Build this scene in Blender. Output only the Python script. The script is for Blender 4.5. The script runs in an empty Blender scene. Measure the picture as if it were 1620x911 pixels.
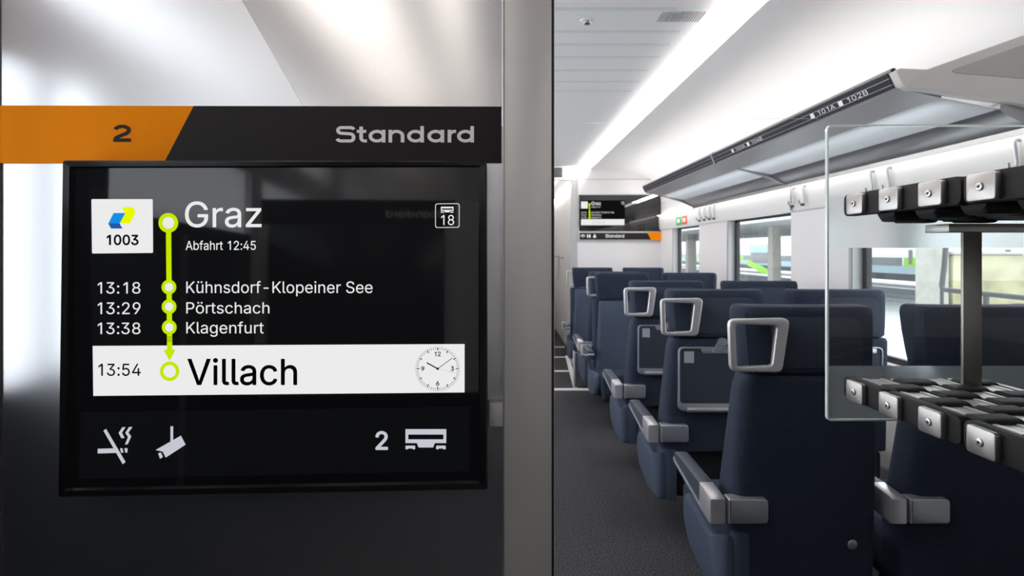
import bpy, bmesh, math, os
from mathutils import Vector, Matrix
from mathutils.geometry import delaunay_2d_cdt

# ------------------------------------------------------------------ camera, world, exposure
sc = bpy.context.scene
H = 1.41            # eye height above the carpet
F = 919.0           # focal length in pixels of the 1620 x 911 frame
VX, VY = 795.0, 398.0   # where the lines along the train meet
cam_d = bpy.data.cameras.new('camera')
cam = bpy.data.objects.new('camera', cam_d)
sc.collection.objects.link(cam)
cam.location = (0, 0, H)
cam.rotation_euler = (math.pi / 2, 0, 0)
cam_d.sensor_width = 36.0
cam_d.lens = F / 1620 * 36
cam_d.shift_x = (810 - VX) / 1620
cam_d.shift_y = -(455.5 - VY) / 1620
cam_d.clip_start = 0.02
cam_d.clip_end = 300
cam_d.dof.use_dof = True
cam_d.dof.focus_distance = 1.25
cam_d.dof.aperture_fstop = 6.0
sc.camera = cam

sc.view_settings.view_transform = 'Standard'
sc.view_settings.look = 'None'
sc.view_settings.gamma = 1.0
sc.view_settings.use_curve_mapping = False
sc.view_settings.exposure = 0.0
sc.cycles.use_denoising = True
sc.cycles.max_bounces = 10
sc.cycles.transparent_max_bounces = 16
sc.cycles.sample_clamp_indirect = 6.0

SKY = 4.3           # overcast daylight outside the windows
STRIP = 40.0         # light strip along the ceiling of the saloon
RACKLIGHT = 7.5     # strip on top of the luggage rack
UNDERLIGHT = 5.5    # strip under the luggage rack, washing the hook rail
VEST = 2.1          # light strips of the entrance ceiling
w = bpy.data.worlds.new('World')
sc.world = w
w.use_nodes = True
w.node_tree.nodes['Background'].inputs[0].default_value = (0.90, 0.95, 1.0, 1)
w.node_tree.nodes['Background'].inputs[1].default_value = SKY

# ------------------------------------------------------------------ materials
def mat(name, col, rough=0.5, metal=0.0, spec=0.5, emit=None, es=0.0, bump=None, var=None, coat=0.0):
    m = bpy.data.materials.new(name)
    m.use_nodes = True
    nt = m.node_tree
    b = nt.nodes['Principled BSDF']
    b.inputs['Base Color'].default_value = (*col, 1)
    b.inputs['Roughness'].default_value = rough
    b.inputs['Metallic'].default_value = metal
    b.inputs['Specular IOR Level'].default_value = spec
    if coat:
        b.inputs['Coat Weight'].default_value = coat
        b.inputs['Coat Roughness'].default_value = 0.03
    if emit:
        b.inputs['Emission Color'].default_value = (*emit, 1)
        b.inputs['Emission Strength'].default_value = es
    if bump or var:
        tc = nt.nodes.new('ShaderNodeTexCoord')
        mp = nt.nodes.new('ShaderNodeMapping')
        nt.links.new(tc.outputs['Object'], mp.inputs['Vector'])
        sx, sy, sz, strength, dist = (bump or (*var[:3], 0, 0))
        mp.inputs['Scale'].default_value = (sx, sy, sz)
        n = nt.nodes.new('ShaderNodeTexNoise')
        n.inputs['Scale'].default_value = 1.0
        n.inputs['Detail'].default_value = 3.0
        nt.links.new(mp.outputs['Vector'], n.inputs['Vector'])
        if bump:
            bp = nt.nodes.new('ShaderNodeBump')
            bp.inputs['Strength'].default_value = strength
            bp.inputs['Distance'].default_value = dist
            nt.links.new(n.outputs['Fac'], bp.inputs['Height'])
            nt.links.new(bp.outputs['Normal'], b.inputs['Normal'])
        if var:
            amt = var[3]
            r = nt.nodes.new('ShaderNodeValToRGB')
            r.color_ramp.elements[0].position = 0.35
            r.color_ramp.elements[1].position = 0.65
            r.color_ramp.elements[0].color = (*[c * (1 - amt) for c in col], 1)
            r.color_ramp.elements[1].color = (*[min(1, c * (1 + amt)) for c in col], 1)
            nt.links.new(n.outputs['Fac'], r.inputs['Fac'])
            nt.links.new(r.outputs['Color'], b.inputs['Base Color'])
    return m

def emis(name, col, s):
    m = bpy.data.materials.new(name)
    m.use_nodes = True
    nt = m.node_tree
    nt.nodes.clear()
    e = nt.nodes.new('ShaderNodeEmission')
    e.inputs[0].default_value = (*col, 1)
    e.inputs[1].default_value = s
    o = nt.nodes.new('ShaderNodeOutputMaterial')
    nt.links.new(e.outputs[0], o.inputs[0])
    return m

def glassmat(name, tint=(1, 1, 1), gain=1.0):
    m = bpy.data.materials.new(name)
    m.use_nodes = True
    nt = m.node_tree
    nt.nodes.clear()
    t = nt.nodes.new('ShaderNodeBsdfTransparent')
    t.inputs[0].default_value = (*tint, 1)
    g = nt.nodes.new('ShaderNodeBsdfGlossy')
    g.inputs['Roughness'].default_value = 0.02
    fr = nt.nodes.new('ShaderNodeLayerWeight')
    fr.inputs['Blend'].default_value = 0.5
    pw = nt.nodes.new('ShaderNodeMath')
    pw.operation = 'POWER'
    pw.inputs[1].default_value = 5.0
    mu = nt.nodes.new('ShaderNodeMath')
    mu.operation = 'MULTIPLY_ADD'
    mu.inputs[1].default_value = 0.9
    mu.inputs[2].default_value = 0.05 * gain
    mx = nt.nodes.new('ShaderNodeMixShader')
    o = nt.nodes.new('ShaderNodeOutputMaterial')
    nt.links.new(fr.outputs['Facing'], pw.inputs[0])
    nt.links.new(pw.outputs[0], mu.inputs[0])
    nt.links.new(mu.outputs[0], mx.inputs[0])
    nt.links.new(t.outputs[0], mx.inputs[1])
    nt.links.new(g.outputs[0], mx.inputs[2])
    nt.links.new(mx.outputs[0], o.inputs[0])
    return m

def frostmat(name, clear, diffuse, col):
    """frosted glass: light scattered through it, some scattered back, some seen through as a blur"""
    m = bpy.data.materials.new(name)
    m.use_nodes = True
    nt = m.node_tree
    nt.nodes.clear()
    t = nt.nodes.new('ShaderNodeBsdfTranslucent')
    t.inputs[0].default_value = (*col, 1)
    d = nt.nodes.new('ShaderNodeBsdfDiffuse')
    d.inputs[0].default_value = (*col, 1)
    r = nt.nodes.new('ShaderNodeBsdfRefraction')
    r.inputs['Color'].default_value = (0.95, 0.97, 0.97, 1)
    r.inputs['Roughness'].default_value = 0.42
    r.inputs['IOR'].default_value = 1.18
    a = nt.nodes.new('ShaderNodeMixShader')
    a.inputs[0].default_value = diffuse
    b = nt.nodes.new('ShaderNodeMixShader')
    b.inputs[0].default_value = clear
    o = nt.nodes.new('ShaderNodeOutputMaterial')
    nt.links.new(t.outputs[0], a.inputs[1])
    nt.links.new(d.outputs[0], a.inputs[2])
    nt.links.new(a.outputs[0], b.inputs[1])
    nt.links.new(r.outputs[0], b.inputs[2])
    nt.links.new(b.outputs[0], o.inputs[0])
    return m

M = {}
M['carpet'] = mat('carpet', (0.050, 0.049, 0.053), 0.95, spec=0.1, bump=(130, 130, 130, 0.7, 0.006), var=(130, 130, 130, 0.7))
M['ceiling'] = mat('ceiling_white', (0.86, 0.855, 0.855), 0.55, spec=0.3)
M['perf'] = mat('perforation', (0.40, 0.40, 0.41), 0.8)
M['wall'] = mat('wall_white', (0.74, 0.72, 0.725), 0.5, spec=0.3)
M['rail'] = mat('rail_white', (0.80, 0.79, 0.78), 0.45)
M['grey'] = mat('grey_trim', (0.42, 0.42, 0.43), 0.45)
M['darkgrey'] = mat('dark_grey', (0.05, 0.05, 0.055), 0.5)
M['black'] = mat('black_rubber', (0.012, 0.012, 0.013), 0.55)
M['bezel'] = mat('black_gloss_frame', (0.006, 0.006, 0.007), 0.22)
M['screen'] = mat('screen_black', (0.003, 0.003, 0.004), 0.04, spec=0.75, emit=(0.5, 0.55, 0.6), es=0.002)
M['screen2'] = mat('screen_active', (0.004, 0.004, 0.005), 0.04, spec=0.75, emit=(0.5, 0.55, 0.62), es=0.005)
M['satin'] = mat('satin_laminate', (0.82, 0.83, 0.86), 0.32, metal=1.0)
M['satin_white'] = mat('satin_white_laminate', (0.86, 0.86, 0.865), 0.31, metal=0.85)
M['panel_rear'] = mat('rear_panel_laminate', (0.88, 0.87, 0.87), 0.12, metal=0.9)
M['added_frosted_pane'] = frostmat('added_frosted_glass', 0.0, 0.2, (0.60, 0.60, 0.61))  # for the panes added to the entrance wall as bright fields
M['lowpanel'] = mat('lower_panel_blue_grey', (0.016, 0.021, 0.032), 0.5)
M['header'] = mat('door_header_grey', (0.70, 0.70, 0.74), 0.5)
M['satin_grey'] = mat('satin_grey_laminate', (0.80, 0.79, 0.79), 0.20, metal=0.9)
M['pillar'] = mat('pillar_aluminium', (0.60, 0.585, 0.57), 0.42, metal=0.45)
M['orange'] = mat('sign_orange', (0.86, 0.245, 0.0), 0.6, spec=0.08)
M['charcoal'] = mat('sign_charcoal', (0.020, 0.017, 0.018), 0.55, spec=0.15)
M['signwhite'] = mat('sign_letter_white', (0.88, 0.86, 0.87), 0.5)
M['fabric'] = mat('navy_fabric', (0.0185, 0.0265, 0.047), 0.85, spec=0.25, bump=(18, 18, 420, 0.35, 0.002), var=(14, 14, 380, 0.16))
M['fabric_lit'] = mat('lit_navy_fabric', (0.045, 0.060, 0.094), 0.85, spec=0.25, bump=(300, 300, 300, 0.3, 0.002))  # light falling on the seat sides is put into this lighter navy
M['fabric_panel'] = mat('navy_fabric_panel', (0.031, 0.040, 0.060), 0.85, spec=0.25, bump=(300, 300, 300, 0.3, 0.002))
M['leather'] = mat('dark_armrest_pad', (0.030, 0.040, 0.058), 0.5, bump=(400, 400, 400, 0.15, 0.001))
M['alu'] = mat('satin_aluminium', (0.46, 0.475, 0.515), 0.34, metal=0.7, bump=(500, 500, 500, 0.06, 0.001))
M['handle'] = mat('handle_aluminium', (0.68, 0.665, 0.69), 0.30, metal=0.65)
M['alu_bright'] = mat('bright_aluminium', (0.62, 0.60, 0.61), 0.28, metal=0.8)
M['silverline'] = mat('silver_edge', (0.38, 0.41, 0.47), 0.35, metal=0.6)
M['tray'] = mat('tray_navy', (0.018, 0.024, 0.040), 0.7, bump=(16, 16, 400, 0.3, 0.001))
M['sticker'] = mat('pale_sticker', (0.34, 0.37, 0.44), 0.6)
M['green_dot'] = mat('green_dot', (0.25, 0.55, 0.03), 0.6)
M['steel'] = mat('brushed_steel', (0.40, 0.385, 0.37), 0.36, metal=0.9, bump=(40, 40, 900, 0.08, 0.001))
M['post'] = mat('brushed_post', (0.30, 0.29, 0.27), 0.36, metal=0.85, bump=(40, 40, 900, 0.08, 0.001))
M['slat'] = mat('slat_aluminium', (0.36, 0.35, 0.34), 0.38, metal=0.8)
M['rubber'] = mat('rack_rubber', (0.014, 0.014, 0.0145), 0.65, spec=0.25, bump=(500, 500, 500, 0.15, 0.001))
M['glass'] = glassmat('clear_glass', (0.95, 0.975, 0.97), 1.0)
M['winglass'] = glassmat('window_glass', (0.96, 0.985, 0.98), 1.0)
M['edge'] = mat('glass_edge', (0.72, 0.80, 0.80), 0.15, spec=0.8)
M['frost'] = frostmat('frosted_film', 0.86, 0.06, (0.72, 0.77, 0.78))
M['blackgap'] = mat('window_gasket', (0.014, 0.014, 0.016), 0.6)
M['rackpanel'] = frostmat('frosted_shelf_panel', 0.0, 0.45, (0.86, 0.88, 0.90))
M['rackgrey'] = mat('rack_grey', (0.34, 0.335, 0.34), 0.40, metal=0.2)
M['rackmetal'] = mat('rack_satin_metal', (0.36, 0.36, 0.37), 0.28, metal=0.75)
M['endcap'] = mat('rack_end_cap', (0.72, 0.70, 0.69), 0.5)
M['endpanel'] = mat('rack_end_inset', (0.50, 0.485, 0.475), 0.5)
M['fascia'] = mat('reservation_strip', (0.012, 0.013, 0.024), 0.45, spec=0.2)
M['green'] = mat('sign_green', (0.02, 0.50, 0.12), 0.5)
M['red'] = mat('sign_red', (0.75, 0.12, 0.06), 0.5)
M['lampstrip'] = emis('saloon_light_strip', (1.0, 0.965, 0.93), STRIP)
M['racklamp'] = emis('rack_light_strip', (1.0, 0.965, 0.92), RACKLIGHT)
M['underlamp'] = emis('under_rack_light_strip', (1.0, 0.93, 0.88), UNDERLIGHT)
M['vestlamp'] = emis('entrance_light_strip', (1.0, 0.94, 0.88), VEST)
M['vestfill'] = emis('added_entrance_fill', (1.0, 0.95, 0.90), 5.5)  # unseen fill lamp, added above the luggage rack
M['panelfill'] = emis('added_panel_fill', (0.95, 0.98, 1.0), 2.4)  # fill lamp added for the frosted shelf panels
M['corrlamp'] = emis('corridor_light_strip', (1.0, 0.97, 0.94), 14.0)
M['sw'] = emis('screen_white', (0.90, 0.90, 0.90), 0.92)
M['sbar'] = emis('screen_white_bar', (0.90, 0.90, 0.90), 0.93)
M['sk'] = mat('screen_ink', (0.004, 0.004, 0.005), 0.2)
M['sy'] = emis('screen_lime', (0.62, 0.86, 0.0), 0.92)
M['syel'] = emis('screen_yellow', (0.86, 1.0, 0.0), 0.95)
M['sblue'] = emis('screen_blue', (0.01, 0.30, 0.85), 0.9)
M['sblue2'] = emis('screen_deep_blue', (0.02, 0.11, 0.42), 0.9)
M['sicon'] = emis('screen_icon', (0.62, 0.63, 0.70), 0.9)
M['sgrey'] = emis('screen_clock_rim', (0.70, 0.70, 0.70), 0.9)
M['spanel'] = emis('screen_panel_glow', (0.5, 0.52, 0.6), 0.010)
M['sred'] = emis('screen_red', (0.75, 0.35, 0.33), 0.9)
M['concrete'] = mat('concrete', (0.27, 0.265, 0.24), 0.9, bump=(6, 6, 6, 0.4, 0.02), var=(2.5, 2.5, 2.5, 0.07))
M['lichen'] = mat('stained_concrete', (0.27, 0.255, 0.155), 0.9, var=(1.8, 1.8, 1.8, 0.25))
M['platform'] = mat('pale_platform', (0.55, 0.56, 0.56), 0.9, var=(0.6, 0.6, 0.6, 0.08))
M['ballast'] = mat('track_ballast', (0.45, 0.45, 0.46), 0.95, var=(3, 3, 3, 0.35))
M['trainwhite'] = mat('train_white', (0.80, 0.82, 0.83), 0.4)
M['traingreen'] = mat('train_green', (0.28, 0.62, 0.04), 0.4)
M['trainblue'] = mat('train_pale_blue', (0.36, 0.50, 0.56), 0.4)
M['trainglass'] = mat('train_glass', (0.05, 0.06, 0.07), 0.15)
M['canopy'] = mat('station_canopy', (0.30, 0.32, 0.33), 0.8)

# ------------------------------------------------------------------ mesh helpers
class MB:
    def __init__(s):
        s.v = []; s.f = []
    def add(s, bm, mtx=None):
        n = len(s.v)
        bm.verts.index_update()
        for v in bm.verts:
            s.v.append(tuple((mtx @ v.co) if mtx else v.co))
        for f in bm.faces:
            s.f.append([n + v.index for v in f.verts])
        bm.free()
        return s
    def raw(s, vs, fs):
        n = len(s.v)
        s.v += [tuple(v) for v in vs]
        s.f += [[n + i for i in f] for f in fs]
        return s
    def box(s, x0, x1, y0, y1, z0, z1, bev=0.0, seg=2):
        bm = bmesh.new()
        bmesh.ops.create_cube(bm, size=1)
        for v in bm.verts:
            v.co = Vector(((x0 + x1) / 2 + v.co.x * (x1 - x0), (y0 + y1) / 2 + v.co.y * (y1 - y0), (z0 + z1) / 2 + v.co.z * (z1 - z0)))
        if bev:
            bmesh.ops.bevel(bm, geom=bm.edges[:], offset=bev, segments=seg, affect='EDGES', profile=0.5)
        return s.add(bm)
    def prism(s, poly, axis, a, b, bev=0.0, seg=2):
        """polygon extruded along an axis; poly gives the two other coordinates in x, y, z order"""
        def P(p, t):
            return {'x': (t, p[0], p[1]), 'y': (p[0], t, p[1]), 'z': (p[0], p[1], t)}[axis]
        bm = bmesh.new()
        A = [bm.verts.new(P(p, a)) for p in poly]
        B = [bm.verts.new(P(p, b)) for p in poly]
        k = len(poly)
        bm.faces.new(A); bm.faces.new(B[::-1])
        for i in range(k):
            bm.faces.new((A[i], B[i], B[(i + 1) % k], A[(i + 1) % k]))
        bmesh.ops.recalc_face_normals(bm, faces=bm.faces[:])
        if bev:
            caps = [e for e in bm.edges if (e.verts[0] in A and e.verts[1] in A) or (e.verts[0] in B and e.verts[1] in B)]
            bmesh.ops.bevel(bm, geom=caps, offset=bev, segments=seg, affect='EDGES', profile=0.5)
        return s.add(bm)
    def ring(s, outer, inner, axis, a, b, bev=0.0):
        def P(p, t):
            return {'x': (t, p[0], p[1]), 'y': (p[0], t, p[1]), 'z': (p[0], p[1], t)}[axis]
        bm = bmesh.new()
        k = len(outer)
        OA = [bm.verts.new(P(p, a)) for p in outer]; IA = [bm.verts.new(P(p, a)) for p in inner]
        OB = [bm.verts.new(P(p, b)) for p in outer]; IB = [bm.verts.new(P(p, b)) for p in inner]
        ed = []
        for i in range(k):
            j = (i + 1) % k
            bm.faces.new((OA[i], OA[j], IA[j], IA[i])); bm.faces.new((OB[i], IB[i], IB[j], OB[j]))
            bm.faces.new((OA[i], OB[i], OB[j], OA[j])); bm.faces.new((IA[i], IA[j], IB[j], IB[i]))
        if bev:
            st = set(OA + IA + OB + IB)
            for e in bm.edges:
                u, v = e.verts
                for L in (OA, IA, OB, IB):
                    if u in L and v in L:
                        ed.append(e)
            bmesh.ops.bevel(bm, geom=ed, offset=bev, segments=3, affect='EDGES', profile=0.5)
        return s.add(bm)
    def loft(s, secs, cap=True):
        n = len(s.v); k = len(secs[0])
        for sec in secs:
            s.v += [tuple(p) for p in sec]
        for i in range(len(secs) - 1):
            for j in range(k):
                a = n + i * k + j; b = n + i * k + (j + 1) % k
                s.f.append([a, b, b + k, a + k])
        if cap:
            s.f.append([n + j for j in range(k)][::-1])
            s.f.append([n + (len(secs) - 1) * k + j for j in range(k)])
        return s
    def tube(s, path, r, k=8, closed=False):
        path = [Vector(p) for p in path]
        secs = []
        N = len(path)
        prev = None
        for i, p in enumerate(path):
            if closed:
                t = path[(i + 1) % N] - path[i - 1]
            else:
                t = path[min(i + 1, N - 1)] - path[max(i - 1, 0)]
            t.normalize()
            if prev is None:
                a = t.orthogonal().normalized()
            else:
                a = (prev - t * prev.dot(t)).normalized()
            prev = a
            b = t.cross(a)
            secs.append([p + (a * math.cos(q) + b * math.sin(q)) * r for q in [2 * math.pi * j / k for j in range(k)]])
        if closed:
            n = len(s.v)
            for sec in secs: s.v += [tuple(p) for p in sec]
            for i in range(N):
                for j in range(k):
                    s.f.append([n + i * k + j, n + i * k + (j + 1) % k, n + ((i + 1) % N) * k + (j + 1) % k, n + ((i + 1) % N) * k + j])
            return s
        return s.loft(secs)
    def disc(s, c, axis, r, h, k=20, bev=0.0):
        """short cylinder from c along axis"""
        c = Vector(c); ax = Vector(axis).normalized()
        a = ax.orthogonal().normalized(); b = ax.cross(a)
        def circ(rr, t): return [c + ax * t + (a * math.cos(q) + b * math.sin(q)) * rr for q in [2 * math.pi * j / k for j in range(k)]]
        if bev:
            return s.loft([circ(r, 0), circ(r, h - bev), circ(r - bev * 0.4, h - bev * 0.3), circ(r - bev, h)])
        return s.loft([circ(r, 0), circ(r, h)])
    def mesh(s, name, material, smooth=35, fix=True):
        me = bpy.data.meshes.new(name)
        me.from_pydata(s.v, [], s.f)
        if fix:
            bm = bmesh.new(); bm.from_mesh(me)
            bmesh.ops.recalc_face_normals(bm, faces=bm.faces[:])
            bm.to_mesh(me); bm.free()
        if smooth:
            for p in me.polygons: p.use_smooth = True
            me.set_sharp_from_angle(angle=math.radians(smooth))
        me.materials.append(material)
        return me
    def build(s, name, material, parent=None, smooth=35, fix=True):
        return link(name, s.mesh(name, material, smooth, fix), parent)

def link(name, data, parent=None):
    o = bpy.data.objects.new(name, data)
    sc.collection.objects.link(o)
    if parent is not None:
        o.parent = parent
    return o

def empty(name, loc=(0, 0, 0), rz=0.0):
    o = bpy.data.objects.new(name, None)
    o.empty_display_size = 0.1
    sc.collection.objects.link(o)
    o.location = loc
    o.rotation_euler = (0, 0, rz)
    return o

def tag(o, label, cat, group=None):
    o['label'] = label; o['category'] = cat
    if group: o['group'] = group
    return o

def struct(o):
    o['kind'] = 'structure'
    return o

def round_poly(pts, r, n=5):
    """polygon with rounded corners; r is one radius or one per corner"""
    out = []
    k = len(pts)
    for i in range(k):
        ri = r[i] if isinstance(r, (list, tuple)) else r
        p = Vector(pts[i]); a = (Vector(pts[i - 1]) - p); b = (Vector(pts[(i + 1) % k]) - p)
        la, lb = a.length, b.length
        a.normalize(); b.normalize()
        ang = a.angle(b)
        d = min(ri / math.tan(ang / 2), la * 0.49, lb * 0.49)
        p0, p1 = p + a * d, p + b * d
        for j in range(n + 1):
            t = j / n
            q = p0 * (1 - t) ** 2 + p * 2 * t * (1 - t) + p1 * t ** 2
            out.append((q.x, q.y))
    return out

def rect(x0, x1, y0, y1):
    return [(x0, y0), (x1, y0), (x1, y1), (x0, y1)]

# flat marks: lists of (2D points, faces)
FONT = None
try:
    FONT = bpy.data.fonts.load(os.path.join(bpy.utils.system_resource('DATAFILES', path='fonts'), 'Inter.woff2'))
except Exception:
    FONT = None

def fill_nonzero(loops):
    vs, es = [], []
    for L in loops:
        n = len(vs)
        vs += [Vector(p) for p in L]
        es += [(n + i, n + (i + 1) % len(L)) for i in range(len(L))]
    V, E_, Fc, *_ = delaunay_2d_cdt(vs, es, [], 0, 1e-6)
    def wn(p):
        w_ = 0
        for L in loops:
            for i in range(len(L)):
                a = L[i]; b = L[(i + 1) % len(L)]
                if (a[1] <= p[1]) != (b[1] <= p[1]):
                    t = (p[1] - a[1]) / (b[1] - a[1])
                    if a[0] + t * (b[0] - a[0]) > p[0]:
                        w_ += 1 if b[1] > a[1] else -1
        return w_
    keep = []
    for f in Fc:
        c = sum((V[i] for i in f), Vector((0, 0))) / len(f)
        if wn(c) != 0:
            keep.append(list(f))
    return [(v.x, v.y) for v in V], keep

def text2d(s_, bold=0.0):
    c = bpy.data.curves.new('lettering', 'FONT')
    c.body = s_
    c.fill_mode = 'NONE'
    c.resolution_u = 6
    if FONT: c.font = FONT
    o = bpy.data.objects.new('lettering', c)
    sc.collection.objects.link(o)
    bpy.context.view_layer.update()
    dg = bpy.context.evaluated_depsgraph_get()
    me = bpy.data.meshes.new_from_object(o.evaluated_get(dg))
    nxt = {}
    for e in me.edges:
        nxt.setdefault(e.vertices[0], []).append(e.vertices[1])
        nxt.setdefault(e.vertices[1], []).append(e.vertices[0])
    seen = set(); loops = []
    for v0 in range(len(me.vertices)):
        if v0 in seen or v0 not in nxt: continue
        L = [v0]; seen.add(v0); cur = v0
        while True:
            # vertices of one outline follow each other in number
            cand = [x for x in nxt[cur] if x not in seen]
            if not cand: break
            cur = min(cand) if len(L) > 1 else (v0 + 1 if v0 + 1 in cand else min(cand))
            L.append(cur); seen.add(cur)
        loops.append([(me.vertices[i].co.x, me.vertices[i].co.y) for i in L])
    bpy.data.objects.remove(o); bpy.data.curves.remove(c); bpy.data.meshes.remove(me)
    # glyph by glyph, so that every fill stays small
    def bb(L): xs = [p[0] for p in L]; return min(xs), max(xs)
    loops.sort(key=lambda L: bb(L)[0])
    groups = []
    for L in loops:
        a, b = bb(L)
        if groups and a < groups[-1][1] - 1e-4:
            groups[-1][0].append(L); groups[-1][1] = max(groups[-1][1], b)
        else:
            groups.append([[L], b])
    vs, fs = [], []
    chars = s_.replace(' ', '')
    same = len(chars) == len(groups)
    for gi, (g, _) in enumerate(groups):
        if same and chars[gi] == '1':     # a plain figure one without a foot
            xs = [p[0] for L in g for p in L]; ys = [p[1] for L in g for p in L]
            x0, x1, y0, y1 = min(xs), max(xs), min(ys), max(ys)
            k = (y1 - y0) / .727; w_ = .094 * k
            xr = x0 + (x1 - x0) * .66 + w_ / 2
            g = [[(xr - w_, y0), (xr, y0), (xr, y1), (xr - w_ * .95, y1), (xr - w_ - .17 * k, y1 - .135 * k), (xr - w_ - .17 * k, y1 - .235 * k), (xr - w_, y1 - .115 * k)]]
        v, f = fill_nonzero(g)
        offs = [(0, 0)] if not bold else [(bold * math.cos(q), bold * math.sin(q)) for q in [k * math.pi / 4 for k in range(8)]]
        for dx, dy in offs:
            n = len(vs)
            vs += [(p[0] + dx, p[1] + dy) for p in v]
            fs += [[n + i for i in q] for q in f]
    return vs, fs

def fit(mark, x0, x1, ytop, ybot, flip=False):
    vs, fs = mark
    used = sorted({i for f in fs for i in f})
    xs = [vs[i][0] for i in used]; ys = [vs[i][1] for i in used]
    ax, bx, ay, by = min(xs), max(xs), min(ys), max(ys)
    out = []
    for x, y in vs:
        u = (x - ax) / (bx - ax); v = (y - ay) / (by - ay)
        if flip: u = 1 - u
        out.append((x0 + u * (x1 - x0), ybot + v * (ytop - ybot)))
    return out, fs

def poly(*pts): return list(pts), [list(range(len(pts)))]

def circle(cx, cy, r, k=40): return [(cx + r * math.cos(2 * math.pi * i / k), cy + r * math.sin(2 * math.pi * i / k)) for i in range(k)], [list(range(k))]

def annulus(cx, cy, r0, r1, k=40):
    a = circle(cx, cy, r0, k)[0]; b = circle(cx, cy, r1, k)[0]
    return a + b, [[i, (i + 1) % k, k + (i + 1) % k, k + i] for i in range(k)]

def merge(*ms):
    vs, fs = [], []
    for v, f in ms:
        n = len(vs); vs += list(v); fs += [[n + i for i in q] for q in f]
    return vs, fs

def stroke(path, wv, wh, closed=False):
    """pen stroke; wv is the weight of upright strokes, wh of level ones"""
    P = [Vector(p) for p in path]
    N = len(P); L, R = [], []
    for i, p in enumerate(P):
        t = (P[(i + 1) % N] - P[i - 1]) if closed else (P[min(i + 1, N - 1)] - P[max(i - 1, 0)])
        t.normalize()
        o = Vector((-t.y * wv / 2, t.x * wh / 2))
        L.append(p + o); R.append(p - o)
    L = [(p.x, p.y) for p in L]; R = [(p.x, p.y) for p in R]
    def area(q): return sum(q[i - 1][0] * q[i][1] - q[i][0] * q[i - 1][1] for i in range(len(q)))
    if closed:
        a, b = (L, R) if abs(area(L)) > abs(area(R)) else (R, L)
        return [a if area(a) > 0 else a[::-1], b if area(b) < 0 else b[::-1]]
    q = L + R[::-1]
    return [q if area(q) > 0 else q[::-1]]

def union(*parts_):
    loops = []
    for p in parts_:
        if isinstance(p, tuple):      # a polygon mark
            q = p[0]
            ar = sum(q[i - 1][0] * q[i][1] - q[i][0] * q[i - 1][1] for i in range(len(q)))
            loops.append(q if ar > 0 else q[::-1])
        else:
            loops += p
    return fill_nonzero(loops)

def arc(cx, cy, rx, ry, a0, a1, k=18):
    return [(cx + rx * math.cos(math.radians(a0 + (a1 - a0) * i / k)), cy + ry * math.sin(math.radians(a0 + (a1 - a0) * i / k))) for i in range(k + 1)]

def wide_standard():
    """the wide lettering of the class sign, baseline 0, ascender 1"""
    wv, wh = 0.215, 0.185
    x = 0.0; out = []
    xh = 0.77
    def ring(cx, w_): return stroke(arc(cx, xh / 2, w_ / 2 - wv / 2, xh / 2 - wh / 2, 0, 360, 36)[:-1], wv, wh, True)
    # S
    W = 1.14
    h = wh / 2
    s_path = (arc(W - 0.30, 0.735, 0.22, 1 - h - 0.735, 20, 90, 8) + arc(0.31, 0.735, 0.31 - wv / 2, 1 - h - 0.735, 90, 180, 10)
              + arc(0.31, 0.735, 0.31 - wv / 2, 0.17, 180, 262, 10)[1:] + arc(W - 0.31, 0.30, 0.31 - wv / 2, 0.225, 82, 0, 10)
              + arc(W - 0.31, 0.30, 0.31 - wv / 2, 0.30 - h, 0, -90, 10)[1:] + arc(0.30, 0.30, 0.26, 0.30 - h, -90, -158, 8))
    out.append(stroke(s_path, wv, wh)); x = 1.22
    # t
    out.append(poly((x, xh - wh), (x + 0.56, xh - wh), (x + 0.56, xh), (x, xh)))
    out.append(stroke([(x + 0.26, 0.97)] + [(x + 0.26, 0.35)] + arc(x + 0.26 + 0.20, 0.28, 0.20, 0.28 - h, 180, 270, 8) + [(x + 0.60, h)], wv, wh)); x += 0.70
    def a_(x, tall):
        out.append(ring(x + 0.50, 1.0)); out.append(poly((x + 1.0 - wv, 0), (x + 1.0, 0), (x + 1.0, tall), (x + 1.0 - wv, tall)))
    a_(x, xh); x += 1.18
    # n
    out.append(poly((x, 0), (x + wv, 0), (x + wv, xh), (x, xh)))
    out.append(stroke(arc(x + 0.47, 0.40, 0.47 - wv / 2, xh - h - 0.40, 180, 0, 18) + [(x + 0.94 - wv / 2, 0)], wv, wh)); x += 1.10
    a_(x, 1.0); x += 1.20
    a_(x, xh); x += 1.20
    # r
    out.append(poly((x, 0), (x + wv, 0), (x + wv, xh), (x, xh)))
    out.append(stroke(arc(x + 0.42, 0.38, 0.42 - wv / 2, xh - h - 0.38, 180, 90, 10) + [(x + 0.50, xh - h)], wv, wh)); x += 0.56
    a_(x, 1.0)
    return union(*out)

def wide_two():
    wv, wh = 0.24, 0.20
    h = wh / 2
    W = 1.02
    p = arc(W / 2, 0.68, W / 2 - wv / 2, 1 - h - 0.68, 168, 0, 18) + [(W - wv / 2 - 0.02, 0.60), (W - 0.25, 0.50), (0.42, 0.36), (0.17, 0.24), (0.10, 0.12), (0.10, h)]
    return union(stroke(p, wv, wh), poly((0.0, 0), (W, 0), (W, wh), (0, wh)))

class Plane:
    """maps pixels of marks to points in the room, on one flat surface; f(px, py, lift)"""
    def __init__(s, f): s.f = f
    def put(s, name, mark, material, parent, lift):
        vs, fs = mark
        mb = MB().raw([s.f(x, y, lift) for x, y in vs], fs)
        return mb.build(name, material, parent, smooth=0, fix=False)

def at(px, py, d):
    """the point at depth d along the train that stands at this pixel of the 1620 x 911 frame"""
    return Vector(((px - VX) * d / F, d, H + (VY - py) * d / F))

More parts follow.
